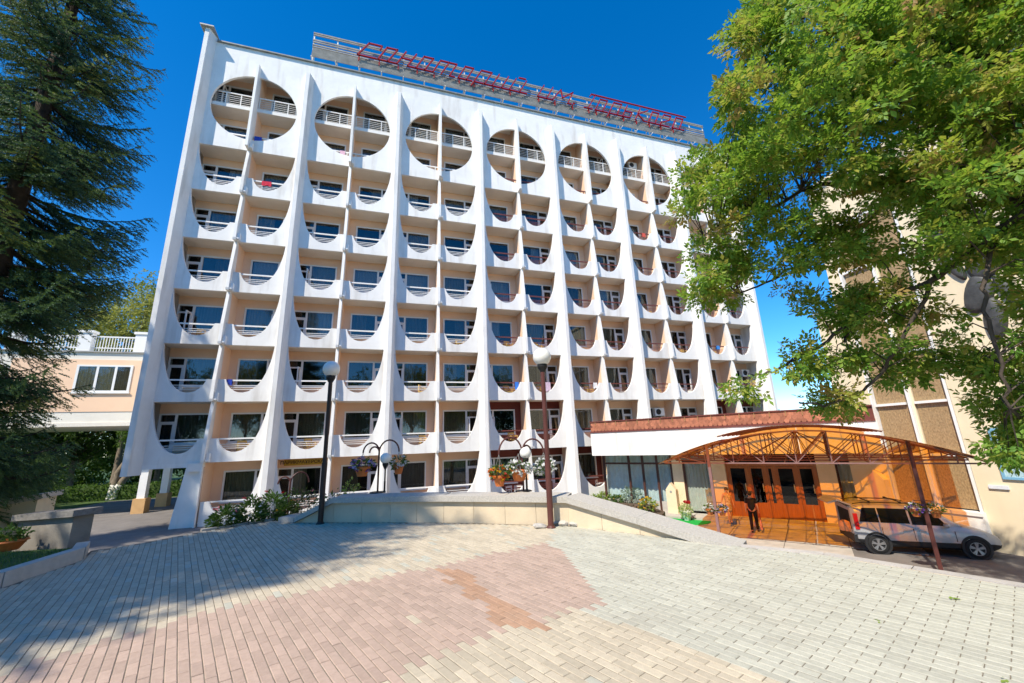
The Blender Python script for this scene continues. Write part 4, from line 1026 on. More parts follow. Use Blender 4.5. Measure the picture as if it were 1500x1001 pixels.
# green mat and topiary pot
gm = G(1008, 763, ZF+.03); mt_ = MB(); mt_.lathe([(.001, .035), (1.05, .035), (1.08, 0)], (0, 0, 0), 40)
o = mt_.build('round_mat', mat('green_turf', (.01, .33, .05), .9, .2, 30, .4, 200)); o.location = (gm[0], gm[1], ZF+.03); tag(o, 'round bright green artificial turf mat before the hall', 'mat')
tp = thing('potted_shrub', 'variegated pale shrub in a white pot with red flowers on green mat', 'potted plant', (gm[0]-.05, gm[1], ZF+.066))
mb = MB(); mb.lathe([(.001, 0), (.16, 0), (.26, .42), (.30, .42), (.28, .46), (.001, .42)], n=20); mb.build('pot', WHITE2, tp)
cloud_ob('foliage', ellipsoid_pts(700, (-.05, -.03, .48), (.36, .34, .36), 81, .5), .09, leafmat('leaf_varieg', [(.16, .28, .04), (.42, .5, .16), (.65, .68, .40)], (.5, .6, .2)), tp, 82)
flowers_ob('flowers', ellipsoid_pts(16, (.16, .05, .86), (.18, .15, .08), 83, .5), .08, PET['red'], tp, 84)
# lawn pot at the far left
lp = G(14, 806, ZP+.09); t = thing('flower_pot', 'wide terracotta pot with green plant on the lawn by the kerb', 'flower pot', (lp[0]-.05, lp[1]-.0, ZP+.09))
mb = MB(); mb.lathe([(.001, 0), (.14, 0), (.22, .13), (.24, .13), (.22, .15), (.001, .13)], n=20); mb.build('pot', TERRA, t)
cloud_ob('foliage', ellipsoid_pts(220, (0, 0, .22), (.22, .22, .13), 85, .3), .08, GREENS, t, 86)
# grass blades on the lawn near the kerb
r_ = np.random.default_rng(5); P = np.stack([r_.uniform(4.4, 7.0, 9000), r_.uniform(-20.5, -15.2, 9000), np.full(9000, ZP+.085)], 1)
LAWN = [(6.78, -15.8), (6.96, -16.25), (6.86, -17.45), (6.44, -19.5), (6.1, -22.4), (2, -22), (2, -17), (4.4, -15.3)]
P = np.array([p for p in P if inside(p, LAWN)]); n = len(P); d = r_.normal(size=(n, 3))*.35; d[:, 2] = 1; d *= (.03+.03*r_.random(n))[:, None]
sd = np.stack([r_.normal(size=n), r_.normal(size=n), np.zeros(n)], 1); sd /= np.linalg.norm(sd, axis=1)[:, None]; sd *= .004
V = np.stack([P-sd, P+sd, P+d], 1).reshape(-1, 3); F = np.arange(3*n).reshape(-1, 3)
struct(ob('grass', npmesh('grass', V, F, GREENS, np.repeat(r_.random(n), 3))), 'stuff')
# fallen leaves on the pavers
for i, (x, y) in enumerate(((1396, 878), (1290, 910), (1475, 996))):
    p = G(x, y, ZP+.006); V, F = leaf_cloud(np.array([[0, 0, .004], [.01, .02, .004], [-.02, .0, .004]]), .06 if i == 0 else .035, up=2.0, seed=90+i)
    V[:, 2] = np.clip(V[:, 2], 0, .02); o = ob('fallen_leaf', npmesh('fallen_leaf', V, F, YELGR, np.full(len(V), .5)), None, (p[0], p[1], ZP+.004)); tag(o, 'yellow-green fallen leaf lying on the pavers', 'leaf', 'fallen leaves on the pavers')

# ------------------------------------------------------------------ balcony furniture
def chair_tree(m_):
    t = thing('chair', 'x', 'chair')
    mb = MB(); mb.box(-.22, .22, -.22, .22, .41, .45); mb.build('seat', m_, t)
    mb = MB(); mb.box(-.22, -.17, .19, .24, .45, .86); mb.box(.17, .22, .19, .24, .45, .86); mb.box(-.17, .17, .195, .23, .76, .86); mb.box(-.17, .17, .195, .23, .58, .66); mb.build('backrest', m_, t)
    for sx in (-1, 1):
        for sy in (-1, 1):
            mb = MB(); mb.box(sx*.195-.025, sx*.195+.025, sy*.195-.025, sy*.195+.025, 0, .41); mb.build('leg', m_, t)
        mb = MB(); mb.box(sx*.24-.02, sx*.24+.02, -.2, .19, .62, .66); mb.box(sx*.24-.02, sx*.24+.02, -.2, -.16, .41, .62); mb.build('armrest', m_, t)
    return t
YW = mat('pale_yellow_wood', (.62, .42, .14), .5, .15, 3); WPl = mat('white_plastic', (.78, .78, .78), .4, .05, 3)
protos = {}
def chair(b, k, x, y, rz, white, lab):
    key = white
    if key not in protos: protos[key] = chair_tree(WPl if white else YW); t = protos[key]
    else: t = copy_tree(protos[key])
    t.location = (b*BW+x, y, k*FH+(.17 if k else -.05)); t.rotation_euler = (0, 0, rz); t['label'] = lab; t['group'] = 'white plastic chairs' if white else 'yellow wooden chairs'
YL = 'pale yellow wooden chair on a balcony behind an arched parapet'
for b, k, x, rz in ((2, 1, 2.15, .4), (3, 1, 2.0, .3), (2, 2, 2.05, 1.2), (3, 2, 1.75, .2), (3, 2, 2.2, -1.2), (3, 2, 4.1, .5), (4, 2, 1.95, .2), (3, 3, 1.9, .3), (3, 3, 4.0, .6), (6, 3, 1.7, .2), (6, 2, 1.85, 1.1), (5, 2, 1.75, .4), (5, 3, 4.6, .4), (1, 1, 1.7, .6), (0, 1, 4.2, .5), (5, 4, 1.8, .3), (2, 3, 4.3, .2), (0, 3, 1.7, .9)):
    chair(b, k, x, .72, rz, False, YL)
for x, rz in ((1.75, .3), (2.25, -.2)): chair(3, 0, x, .75, rz, True, 'white plastic armchair on the ground-floor balcony with red-brown walls')
chair(4, 0, 2.2, .75, .8, True, 'white plastic chair by the corner of the entrance hall')
def towel(b, k, x, w_, h_, col, lab):
    mb = MB(); vs = []; fs = []
    for i in range(9):
        xx = w_*i/8-w_/2; yy = .012*math.sin(i*1.7)
        vs += [(xx, .06+yy, -h_*.8), (xx, .05, .03), (xx, -.05, .03), (xx, -.06-yy, -h_*(.9+.1*math.sin(i)))]
        if i:
            for q in range(3): fs.append((4*i-4+q, 4*i+q, 4*i+q+1, 4*i-3+q))
    mb.add(vs, fs); o = mb.build('towel', mat('towel_'+lab.split()[0], col, .9, .1, 5)); o.location = (b*BW+x, .18, k*FH+1.145); tag(o, lab, 'towel', 'towels over the railings')
towel(0, 2, 3.35, .35, .3, (.02, .05, .35), 'navy towel over a white railing at the building corner')
towel(0, 6, 3.95, .5, .3, (.55, .03, .06), 'crimson cloth over a high balcony rail')
towel(0, 7, 3.2, .4, .35, (.03, .07, .40), 'cobalt cloth in the first round opening')
towel(3, 2, 2.2, .25, .5, (.04, .18, .60), 'azure towel hanging beside the tall lamp globe')
towel(3, 2, 4.35, .35, .6, (.60, .45, .55), 'mauve shirt hanging behind the tall lamp post')
towel(4, 2, 2.15, .3, .4, (.75, .75, .75), 'white towel on a brown balcony rail')
towel(6, 2, 2.1, .35, .45, (.78, .77, .74), 'ivory towel on the end bay rail')
towel(6, 3, 1.8, .3, .3, (.05, .25, .65), 'cerulean towel on the end bay balcony')
towel(1, 7, 2.3, .3, .5, (.65, .40, .48), 'rosy towel in the second round opening')
towel(5, 6, 1.9, .3, .35, (.60, .10, .07), 'scarlet ring-shaped cloth high on the right bays')
# ------------------------------------------------------------------ parked car, tailgate open
SILV = mat('silver_paint', (0.40, 0.405, 0.42), 0.32, 0.04, 3, 0, 40, 0.5, 0.25)
CLAD = mat('black_cladding', (0.022, 0.022, 0.024), 0.55, 0.15, 8)
TYRE = mat('tyre_rubber', (0.015, 0.015, 0.016), 0.8, 0.2, 8)
RIM = mat('alloy', (0.45, 0.45, 0.46), 0.3, 0.05, 8, 0, 40, 0.5, 0.8)
CGL = glass('car_glass', (.12, .12, .12), .06)
ca_ = G(1288, 811, -.84); cb_ = G(1436, 819, -.84); hv_ = (cb_-ca_)/np.linalg.norm(cb_-ca_); hd = math.atan2(hv_[1], hv_[0])
CARP = ((ca_[0]+cb_[0])/2-hv_[1]*.80, (ca_[1]+cb_[1])/2+hv_[0]*.80, -.84)
car = thing('parked_car', 'silver compact car with black lower trim and open tailgate beside the hall', 'car', CARP, hd)
st = [(-2.06, .60, .74, .80), (-2.02, .76, .80, .95), (-1.7, .80, .86, 1.0), (-1.31, .81, .865, 1.0), (-.6, .82, .865, 1.0), (.2, .82, .865, .98), (.9, .82, .86, .96), (1.15, .82, .86, .955), (1.5, .80, .845, .88), (1.8, .76, .80, .79), (2.0, .66, .70, .68), (2.12, .48, .52, .56)]
ns = 9; vs = []; fs = []; mi = []
for x, wb, wm, zb_ in st:
    zl = .24 if abs(x) < 1.95 else .30
    prof = [(0, zl), (wb*.92, zl), (wb+.02, zl+.07), (wm, .46 if zb_ > .7 else .42), (wm+.005, min(.66, zb_-.1)), (wm-.015, min(.84, zb_-.04)), (wm-.075, zb_), (wm*.55, zb_+.02), (0, zb_+.03)]
    vs += [(x, y, z) for y, z in prof]
for i in range(len(st)-1):
    for j in range(ns-1): fs.append((i*ns+j, (i+1)*ns+j, (i+1)*ns+j+1, i*ns+j+1)); mi.append(1 if j < 3 else 0)
vs = [(-1.31+(x+1.31)*.74 if x < -1.31 else x, y, z) for x, y, z in vs]
fs.append(tuple(range(ns))); mi.append(0); e_ = (len(st)-1)*ns; fs.append(tuple(e_+j for j in range(ns))); mi.append(1)
mb = MB(); mb.v = vs+[(x, -y, z) for x, y, z in vs]; k = len(vs); mb.f = fs+[tuple(i+k for i in f[::-1]) for f in fs]; mb.mi = mi+mi
body = mb.build('body', [SILV, CLAD], car, smooth=True)
md = body.modifiers.new('split', 'EDGE_SPLIT'); md.split_angle = R(38)
# cabin: pillars and roof
cs_ = [(-1.98, 1.50), (-1.9, 1.57), (-1.5, 1.615), (-.9, 1.63), (-.2, 1.61), (.25, 1.55), (.55, 1.42), (.85, 1.21), (1.12, .985)]
def gy(z, zr): return .79-.165*min(1, max(0, (z-.97)/.66))
vs = []; fs = []; m5 = 6
for x, zr in cs_:
    pr_ = [(gy(.97, zr), .965), (gy(.97+(zr-.97)*.5, zr), .97+(zr-.97)*.5), (gy(zr-.09, zr), max(.966, zr-.09)), (gy(zr-.03, zr)-.05, max(.967, zr-.025)), (.35, zr+.012), (0, zr+.02)]
    vs += [(x, y, z) for y, z in pr_]
for i in range(len(cs_)-1):
    for j in range(m5-1): fs.append((i*m5+j, (i+1)*m5+j, (i+1)*m5+j+1, i*m5+j+1))
vs = [(-1.31+(x+1.31)*.74 if x < -1.31 else x, y, z) for x, y, z in vs]
mb = MB(); mb.v = vs+[(x, -y, z) for x, y, z in vs]; k = len(vs); mb.f = fs+[tuple(i+k for i in f[::-1]) for f in fs]; mb.mi = [0]*len(mb.f)
mb.build('cabin', SILV, car, smooth=True)
BLK = mat('window_black', (.008, .008, .009), .06, .1, 3, 0, 40, .6)
for sgn_ in (-1, 1):
    for poly in ([(-1.70, 1.04), (-1.12, 1.03), (-1.12, 1.50), (-1.52, 1.50)], [(-1.08, 1.03), (-.26, 1.02), (-.26, 1.49), (-1.08, 1.50)], [(-.20, .99), (.72, .985), (.56, 1.26), (.30, 1.40), (-.20, 1.47)]):
        mb = MB(); mb.add([(x, sgn_*(gy(z, 1.6)+.010), z) for x, z in poly]+[(x, sgn_*(gy(z, 1.6)-.004), z) for x, z in poly], [tuple(range(len(poly))), tuple(range(2*len(poly)-1, len(poly)-1, -1))]+[(i, (i+1) % len(poly), len(poly)+(i+1) % len(poly), len(poly)+i) for i in range(len(poly))]); mb.build('side_window', BLK, car)
    mb = MB(); mb.tube([(-1.75, sgn_*.60, 1.63), (-1.4, sgn_*.60, 1.685), (-.2, sgn_*.60, 1.675), (.15, sgn_*.60, 1.60)], .018, 8); mb.build('roof_rail', CLAD, car)
    mb = MB(); mb.lathe(sphere_prof(.5, 10), (0, 0, 0), 14); me = mb.mesh('mirror', SILV, True); o = ob('mirror', me, car, (.66, sgn_*.93, 1.02)); o.scale = (.16, .22, .17)
    mb = MB(); mb.box(-1.865, -1.74, min(sgn_*.72, sgn_*.835), max(sgn_*.72, sgn_*.835), .78, 1.32); mb.build('tail_lamp', mat('lamp_red', (.50, .012, .012), .2, .05, 3, 0, 40, .6), car)
    hl = MB(); hl.add([(1.62, sgn_*.825, .80), (1.97, sgn_*.66, .66), (1.99, sgn_*.62, .56), (1.68, sgn_*.835, .70)], [(0, 1, 2, 3)]); hl.add([(1.60, sgn_*.78, .80), (1.95, sgn_*.62, .66), (1.97, sgn_*.58, .56), (1.66, sgn_*.79, .70)], [(3, 2, 1, 0)]); hl.build('headlamp', mat('lamp_clear', (.75, .75, .72), .12, .05, 3, 0, 40, .6), car)
    for x in (-1.31, 1.31):
        mb = MB(); mb.lathe([(.315, -.04), (.385, -.04), (.395, .02), (.385, .035), (.315, .035)], (x, sgn_*.85, .335), 32, 'y'); mb.build('arch_trim', CLAD, car)
        mb = MB(); mb.lathe([(.001, .0), (.33, .0), (.345, -.02)], (x, sgn_*.862, .335), 30, 'y'); mb.build('arch_liner', CLAD, car)
        w = ob('wheel', None, car, (x, sgn_*.80, .315))
        mb = MB(); mb.lathe([(.205, -.10), (.29, -.10), (.312, -.07), (.315, 0), (.312, .07), (.29, .10), (.205, .10)], (0, 0, 0), 36, 'y'); mb.build('tyre', TYRE, w, smooth=True)
        mb = MB(); mb.lathe([(.205, -.09), (.205, .09), (.19, .09), (.18, .03), (.18, -.03), (.19, -.09), (.205, -.09)], (0, 0, 0), 30, 'y')
        for q in range(5):
            a_ = q*2*math.pi/5+.3
            for da in (-.16, .16): mb.obox((.03*math.cos(a_), sgn_*.075, .03*math.sin(a_)), (.195*math.cos(a_+da), sgn_*.085, .195*math.sin(a_+da)), .04, .02, (0, 1, 0))
        mb.lathe([(.001, sgn_*.095), (.05, sgn_*.095), (.055, sgn_*.06)], (0, 0, 0), 16, 'y'); mb.build('rim', RIM, w)
        mb = MB(); mb.lathe([(.001, sgn_*.02), (.17, sgn_*.02)], (0, 0, 0), 20, 'y'); mb.build('brake_disc', CLAD, w)
mb = MB(); mb.add([(1.10, -.70, 1.0), (1.10, .70, 1.0), (.50, .58, 1.462), (.50, -.58, 1.462), (1.09, -.70, .985), (1.09, .70, .985), (.49, .58, 1.447), (.49, -.58, 1.447)], [(0,1,2,3),(7,6,5,4),(0,4,5,1),(1,5,6,2),(2,6,7,3),(3,7,4,0)]); mb.build('windscreen', BLK, car)
for sgn_ in (-1, 1):                                     # door gaps and handles
    for xg, za, zb2 in ((-1.10, .50, 1.0), (-.23, .50, .99), (.86, .50, .95)):
        mb = MB(); mb.box(xg-.006, xg+.006, min(sgn_*.80, sgn_*.8715), max(sgn_*.80, sgn_*.8715), za, zb2-.12); mb.build('door_gap', CLAD, car)
    for xg in (-.42, .02+.0):
        mb = MB(); mb.box(xg-.09, xg+.09, min(sgn_*.84, sgn_*.888), max(sgn_*.84, sgn_*.888), .79, .815); mb.build('door_handle', SILV, car)
for x in (-1.25, -.35):
    mb = MB(); mb.tube([(x, -.66, 1.72), (x, .66, 1.72)], .022, 8); mb.box(x-.03, x+.03, -.66, -.58, 1.66, 1.74); mb.box(x-.03, x+.03, .58, .66, 1.66, 1.74); mb.build('roof_bar', CLAD, car)
mb = MB(); mb.box(-1.895, -1.868, -.66, .66, .62, 1.44); mb.build('boot_opening', DARK, car)
mb = MB(); mb.box(-1.95, -1.80, -.78, .78, .34, .60); mb.build('rear_bumper', CLAD, car)
mb = MB(); mb.box(-1.925, -1.80, -.80, -.64, .60, 1.50); mb.box(-1.925, -1.80, .64, .80, .60, 1.50); mb.box(-1.925, -1.80, -.64, .64, 1.40, 1.54); mb.box(-1.93, -1.86, -.64, .64, .60, .72); mb.build('boot_frame', SILV, car)
tgm = MB(); tgm.add([(-1.80, y, 1.60) for y in (-.62, .62)]+[(-2.22, y, 1.78) for y in (-.68, .68)]+[(-2.52, y, 1.66) for y in (-.62, .62)]+[(-1.80, y, 1.55) for y in (-.62, .62)]+[(-2.21, y, 1.72) for y in (-.68, .68)]+[(-2.50, y, 1.61) for y in (-.62, .62)],
        [(0,1,3,2),(2,3,5,4),(7,6,8,9),(9,8,10,11),(0,2,8,6),(2,4,10,8),(3,1,7,9),(5,3,9,11),(4,5,11,10),(1,0,6,7)]); tgm.build('tailgate', [SILV], car)
mb = MB(); mb.tube([(-1.83, -.60, 1.45), (-2.15, -.62, 1.70)], .012, 6); mb.tube([(-1.83, .60, 1.45), (-2.15, .62, 1.70)], .012, 6); mb.build('gas_strut', CLAD, car)
bag = MB(); bag.lathe([(.001, 0), (.20, .02), (.24, .2), (.2, .38), (.06, .44), (.001, .44)], n=14); o = bag.build('holdall', mat('holdall_cloth', (.45, .22, .12), .8, .2, 6)); p = Matrix.Rotation(hd, 3, 'Z') @ Vector((-2.02, -.25, .62)); o.location = (CARP[0]+p.x, CARP[1]+p.y, CARP[2]+p.z-.02); o.scale = (.55, 1, .9); tag(o, 'tan holdall lying in the open car boot', 'bag')

# ------------------------------------------------------------------ people
SKIN = mat('skin', (0.52, 0.27, 0.17), 0.55, 0.08, 6); HAIRD = mat('dark_hair', (.02, .014, .01), .5, .3, 12); HAIRG = mat('brown_hair', (.10, .05, .025), .5, .3, 12)
def skin_ob(name, pts, edges, parent, m_, root=0, lev=1):
    me = bpy.data.meshes.new(name); me.from_pydata([p[:3] for p in pts], edges, []); o = ob(name, me, parent)
    sk = o.modifiers.new('skin', 'SKIN'); sk.use_smooth_shade = True
    for i, v in enumerate(me.skin_vertices[0].data):
        r_ = pts[i][3]; v.radius = r_ if isinstance(r_, tuple) else (r_, r_); v.use_root = (i == root)
    s_ = o.modifiers.new('sub', 'SUBSURF'); s_.levels = lev; s_.render_levels = lev; me.materials.append(m_); return o
def person(loc, rz, lab, H, pose, hair, extra):
    t = thing('person', lab, 'person', loc, rz); k = H/1.70; J = {}
    for n_, v in pose.items(): J[n_] = (v[0]*k, v[1]*k, v[2]*k)
    order = [('pelvis', (.15, .11)), ('waist', (.13, .10)), ('chest', (.155, .11)), ('neck', .052), ('jaw', (.062, .072)), ('skull', (.078, .092)), ('crown', (.05, .06)),
             ('shR', .062), ('elR', .042), ('wrR', .028), ('paR', (.034, .018)), ('shL', .062), ('elL', .042), ('wrL', .028), ('paL', (.034, .018)),
             ('hipR', .088), ('knR', .058), ('anR', .038), ('toR', (.042, .03)), ('hipL', .088), ('knL', .058), ('anL', .038), ('toL', (.042, .03))]
    idx = {n_: i for i, (n_, _) in enumerate(order)}
    pts = [(*J[n_], tuple(np.array(r_)*k) if isinstance(r_, tuple) else r_*k) for n_, r_ in order]
    E_ = [('pelvis', 'waist'), ('waist', 'chest'), ('chest', 'neck'), ('neck', 'jaw'), ('jaw', 'skull'), ('skull', 'crown')]
    for s_ in 'RL': E_ += [('chest', 'sh'+s_), ('sh'+s_, 'el'+s_), ('el'+s_, 'wr'+s_), ('wr'+s_, 'pa'+s_), ('pelvis', 'hip'+s_), ('hip'+s_, 'kn'+s_), ('kn'+s_, 'an'+s_), ('an'+s_, 'to'+s_)]
    edges = [(idx[a], idx[b]) for a, b in E_]
    for s_ in 'RL':                                     # five fingers on each palm
        p = np.array(J['pa'+s_]); w = np.array(J['wr'+s_]); d = p-w; d /= np.linalg.norm(d); sgx = 1 if s_ == 'R' else -1
        sd = np.array((0, 1.0, 0))-d*d[1]; sd /= np.linalg.norm(sd)
        for q, (off, L_) in enumerate(((-.024, .062), (-.008, .074), (.008, .078), (.023, .07))):
            a_ = p+sd*off*k+d*.02*k; b_ = a_+d*L_*k+np.array((-sgx*.018*k, 0, 0)); i0 = len(pts); pts += [(*a_, .010*k), (*b_, .008*k)]; edges += [(idx['pa'+s_], i0), (i0, i0+1)]
        a_ = p+sd*.03*k-d*.02*k; b_ = a_+sd*.03*k+d*.04*k; i0 = len(pts); pts += [(*a_, .012*k), (*b_, .009*k)]; edges += [(idx['wr'+s_], i0), (i0, i0+1)]
    skin_ob('body', pts, edges, t, SKIN)
    hb = MB(); hb.lathe(sphere_prof(1, 12), (0, 0, 0), 18); o = ob('hair', hb.mesh('hair', hair, True), t, (J['skull'][0], J['skull'][1]-.022*k, J['skull'][2]+.035*k)); o.scale = (.092*k, .102*k, .098*k)
    for z_ in (0,):                                      # face: nose and eyes
        f = MB(); c = np.array(J['skull'])+np.array((0, .088*k, -.02*k)); f.add([c+np.array(v)*k for v in ((-.014, 0, -.02), (.014, 0, -.02), (0, .026, -.018), (0, .004, .03))], [(0,1,2),(0,2,3),(1,3,2),(0,3,1)]); f.build('nose', SKIN, t)
        for sx in (-1, 1):
            f = MB(); f.lathe(sphere_prof(.012*k, 6), tuple(np.array(J['skull'])+np.array((sx*.032*k, .080*k, .004*k))), 8); f.build('eye', HAIRD, t)
            f = MB(); f.lathe(sphere_prof(.022*k, 6), tuple(np.array(J['skull'])+np.array((sx*.084*k, -.004*k, -.012*k))), 8); f.build('ear', SKIN, t)
        f = MB(); c = np.array(J['jaw'])+np.array((0, .078*k, .005*k)); f.box(c[0]-.022*k, c[0]+.022*k, c[1]-.01, c[1]+.004, c[2]-.005*k, c[2]+.005*k); f.build('mouth', BROWNRED, t)
    extra(t, J, k); return t
STAND = dict(pelvis=(0,0,.94), waist=(0,0,1.12), chest=(0,.0,1.32), neck=(0,.01,1.46), jaw=(0,.03,1.53), skull=(0,.025,1.60), crown=(0,.015,1.665),
             shR=(.17,0,1.385), elR=(.235,-.03,1.12), wrR=(.25,.05,.89), paR=(.25,.07,.83), shL=(-.17,0,1.385), elL=(-.235,-.02,1.12), wrL=(-.25,.05,.89), paL=(-.25,.07,.83),
             hipR=(.09,0,.89), knR=(.10,.13,.50), anR=(.10,.14,.08), toR=(.11,.28,.035), hipL=(-.09,0,.89), knL=(-.095,-.04,.48), anL=(-.095,-.24,.11), toL=(-.10,-.13,.035))
BLKC = mat('black_cloth', (.012, .012, .013), .85, .2, 8); SHOE = mat('shoe', (.02, .015, .012), .5, .2, 8)
def dress_man(t, J, k):
    g = 1.16
    pts = [(J['pelvis'][0], J['pelvis'][1], J['pelvis'][2]-.10*k, (.175*k, .135*k)), (*J['waist'], (.16*k, .13*k)), (*J['chest'], (.175*k, .13*k)), (J['neck'][0], J['neck'][1], J['neck'][2]-.04*k, .062*k)]
    ed = [(0, 1), (1, 2), (2, 3)]
    for s_ in 'RL':
        i0 = len(pts); a = np.array(J['sh'+s_]); b = np.array(J['el'+s_]); pts += [(*a, .078*k), (*(a+(b-a)*.75), .062*k)]; ed += [(2, i0), (i0, i0+1)]
    skin_ob('shirt', pts, ed, t, BLKC)
    pts = [(J['pelvis'][0], J['pelvis'][1], J['pelvis'][2]+.04*k, (.165*k, .125*k))]; ed = []
    for s_ in 'RL':
        i0 = len(pts); pts += [(*J['hip'+s_], .10*k), (*J['kn'+s_], .075*k), (*J['an'+s_], .06*k)]; ed += [(0, i0), (i0, i0+1), (i0+1, i0+2)]
    skin_ob('trousers', pts, ed, t, BLKC)
    for s_ in 'RL':
        skin_ob('shoe', [(*(np.array(J['an'+s_])+np.array((0, -.03, -.03))*k), .05*k), (*J['to'+s_], (.05*k, .035*k))], [(0, 1)], t, SHOE)
mp_ = G(1107, 780, -.83); hdm = math.atan2(.62, .78)-math.pi/2
person((mp_[0], mp_[1], -.828), hdm, 'person in black shirt and trousers walking to the doors with a bag', 1.70, STAND, HAIRD, dress_man)
# his patterned carrier bag
cb = thing('carrier_bag', 'pinkish patterned carrier bag held by the person in black', 'bag', tuple(Matrix.Rotation(hdm, 3, 'Z') @ Vector((.26, .08, .12)) + Vector((mp_[0], mp_[1], -.828))), hdm)
mb = MB(); mb.add([(-.045, -.16, .02), (.045, -.16, .02), (.05, .16, 0), (-.05, .16, 0), (-.02, -.14, .42), (.02, -.14, .42), (.02, .14, .44), (-.02, .14, .44)], [(0,3,2,1),(4,5,6,7),(0,1,5,4),(1,2,6,5),(2,3,7,6),(3,0,4,7)]); mb.build('bag_body', mat('bag_print', (.62, .28, .24), .6, .5, 16, col2=(.25, .10, .09)), cb)
mb = MB(); mb.tube([(0, -.08, .42), (0, -.05, .60), (0, 0, .68), (0, .05, .60), (0, .08, .42)], .008, 6); mb.build('handle', BROWNRED, cb)
WALK = dict(STAND); WALK.update(elR=(.26, .02, 1.14), wrR=(.36, .10, .93), paR=(.39, .13, .88), knR=(.075, .08, .50), anR=(.07, .05, .08), toR=(.08, .19, .035), knL=(-.07, .02, .48), anL=(-.065, -.12, .09), toL=(-.07, .0, .035))
PRINT = mat('print_dress', (.55, .40, .22), .8, .6, 14, col2=(.16, .10, .05))
def dress_woman(t, J, k):
    pts = [(*J['chest'], (.155*k, .115*k)), (*J['waist'], (.135*k, .11*k)), (*J['pelvis'], (.175*k, .13*k)), (0, .01, .70*k, (.185*k, .14*k)), (0, .01, .53*k, (.19*k, .14*k)), (J['neck'][0], J['neck'][1], J['neck'][2]-.05*k, .06*k)]
    ed = [(0, 1), (1, 2), (2, 3), (3, 4), (0, 5)]
    for s_ in 'RL': i0 = len(pts); pts.append((*J['sh'+s_], .068*k)); ed.append((0, i0))
    skin_ob('dress', pts, ed, t, PRINT)
    for s_ in 'RL': skin_ob('sandal', [(*(np.array(J['an'+s_])+np.array((0, -.03, -.06))*k), (.045*k, .02*k)), (*(np.array(J['to'+s_])+np.array((0, 0, -.018))), (.046*k, .018*k))], [(0, 1)], t, SHOE)
wp_ = G(1071, 767, -.70); person((wp_[0], wp_[1], -.698), math.atan2(-.8, -.45)-math.pi/2, 'person in a brown print dress stepping out beside the mauve post', 1.62, WALK, HAIRG, dress_woman)
def dress_red(t, J, k):
    dress_man(t, J, k)
    for c in t.children:
        if c.name.startswith('shirt'): c.data = c.data.copy(); c.data.materials[0] = mat('red_cloth', (.50, .02, .03), .8, .1, 8)
rp = tuple(G(264, 738, .05)); person(rp, 2.2, 'person in red top beyond the open corner pillars', 1.68, STAND, HAIRD, dress_red)
# ------------------------------------------------------------------ trees
def limb_path(pts, n=6, wob=.05, seed=0):
    r_ = np.random.default_rng(seed); out = []
    pts = [np.array(p, float) for p in pts]
    for i in range(len(pts)-1):
        p0 = pts[max(i-1, 0)]; p1 = pts[i]; p2 = pts[i+1]; p3 = pts[min(i+2, len(pts)-1)]
        for q in range(n):
            t = q/n; out.append(.5*((2*p1)+(-p0+p2)*t+(2*p0-5*p1+4*p2-p3)*t*t+(-p0+3*p1-3*p2+p3)*t**3)+r_.normal(size=3)*wob*.3)
    out.append(pts[-1]); return out
def compound_leaves(P, D, size, seed, n_leaf=5, droop=.35):
    """pinnate leaf (n_leaf leaflets, 2 triangles each) at each point P growing along D"""
    r_ = np.random.default_rng(seed); n = len(P)
    d = D+r_.normal(size=(n, 3))*.55; d[:, 2] -= droop*r_.random(n); d /= np.linalg.norm(d, axis=1)[:, None]
    up = r_.normal(size=(n, 3))*.55; up[:, 2] += 1.0; up -= (up*d).sum(1)[:, None]*d; up /= np.linalg.norm(up, axis=1)[:, None]
    sd = np.cross(d, up); S_ = size*(.65+.7*r_.random(n))[:, None]
    Vs = []
    spec = [(1.0, 0, .62), (.62, 1, .52), (.62, -1, .52), (.28, 1, .46), (.28, -1, .46)][:n_leaf]
    for (pos, side, ln) in spec:
        b = P+d*S_*pos*.55
        ld = d*(1.0 if side == 0 else .55)+sd*side*.85+up*(r_.random((n, 1))-.6)*.5; ld /= np.linalg.norm(ld, axis=1)[:, None]
        ls = np.cross(ld, up); ls /= np.linalg.norm(ls, axis=1)[:, None]+1e-9; L = S_*ln
        m_ = b+ld*L*.5-up*L*.03
        Vs += [b, m_+ls*L*.25+up*L*.05, b+ld*L-up*L*.08, m_-ls*L*.25+up*L*.05]
    V = np.stack(Vs, 1); k = len(spec)*4; b = (np.arange(n)*k)[:, None, None]
    f = np.array([[4*q, 4*q+1, 4*q+2] for q in range(len(spec))]+[[4*q, 4*q+2, 4*q+3] for q in range(len(spec))])
    return V.reshape(-1, 3), (b+f[None]).reshape(-1, 3), k

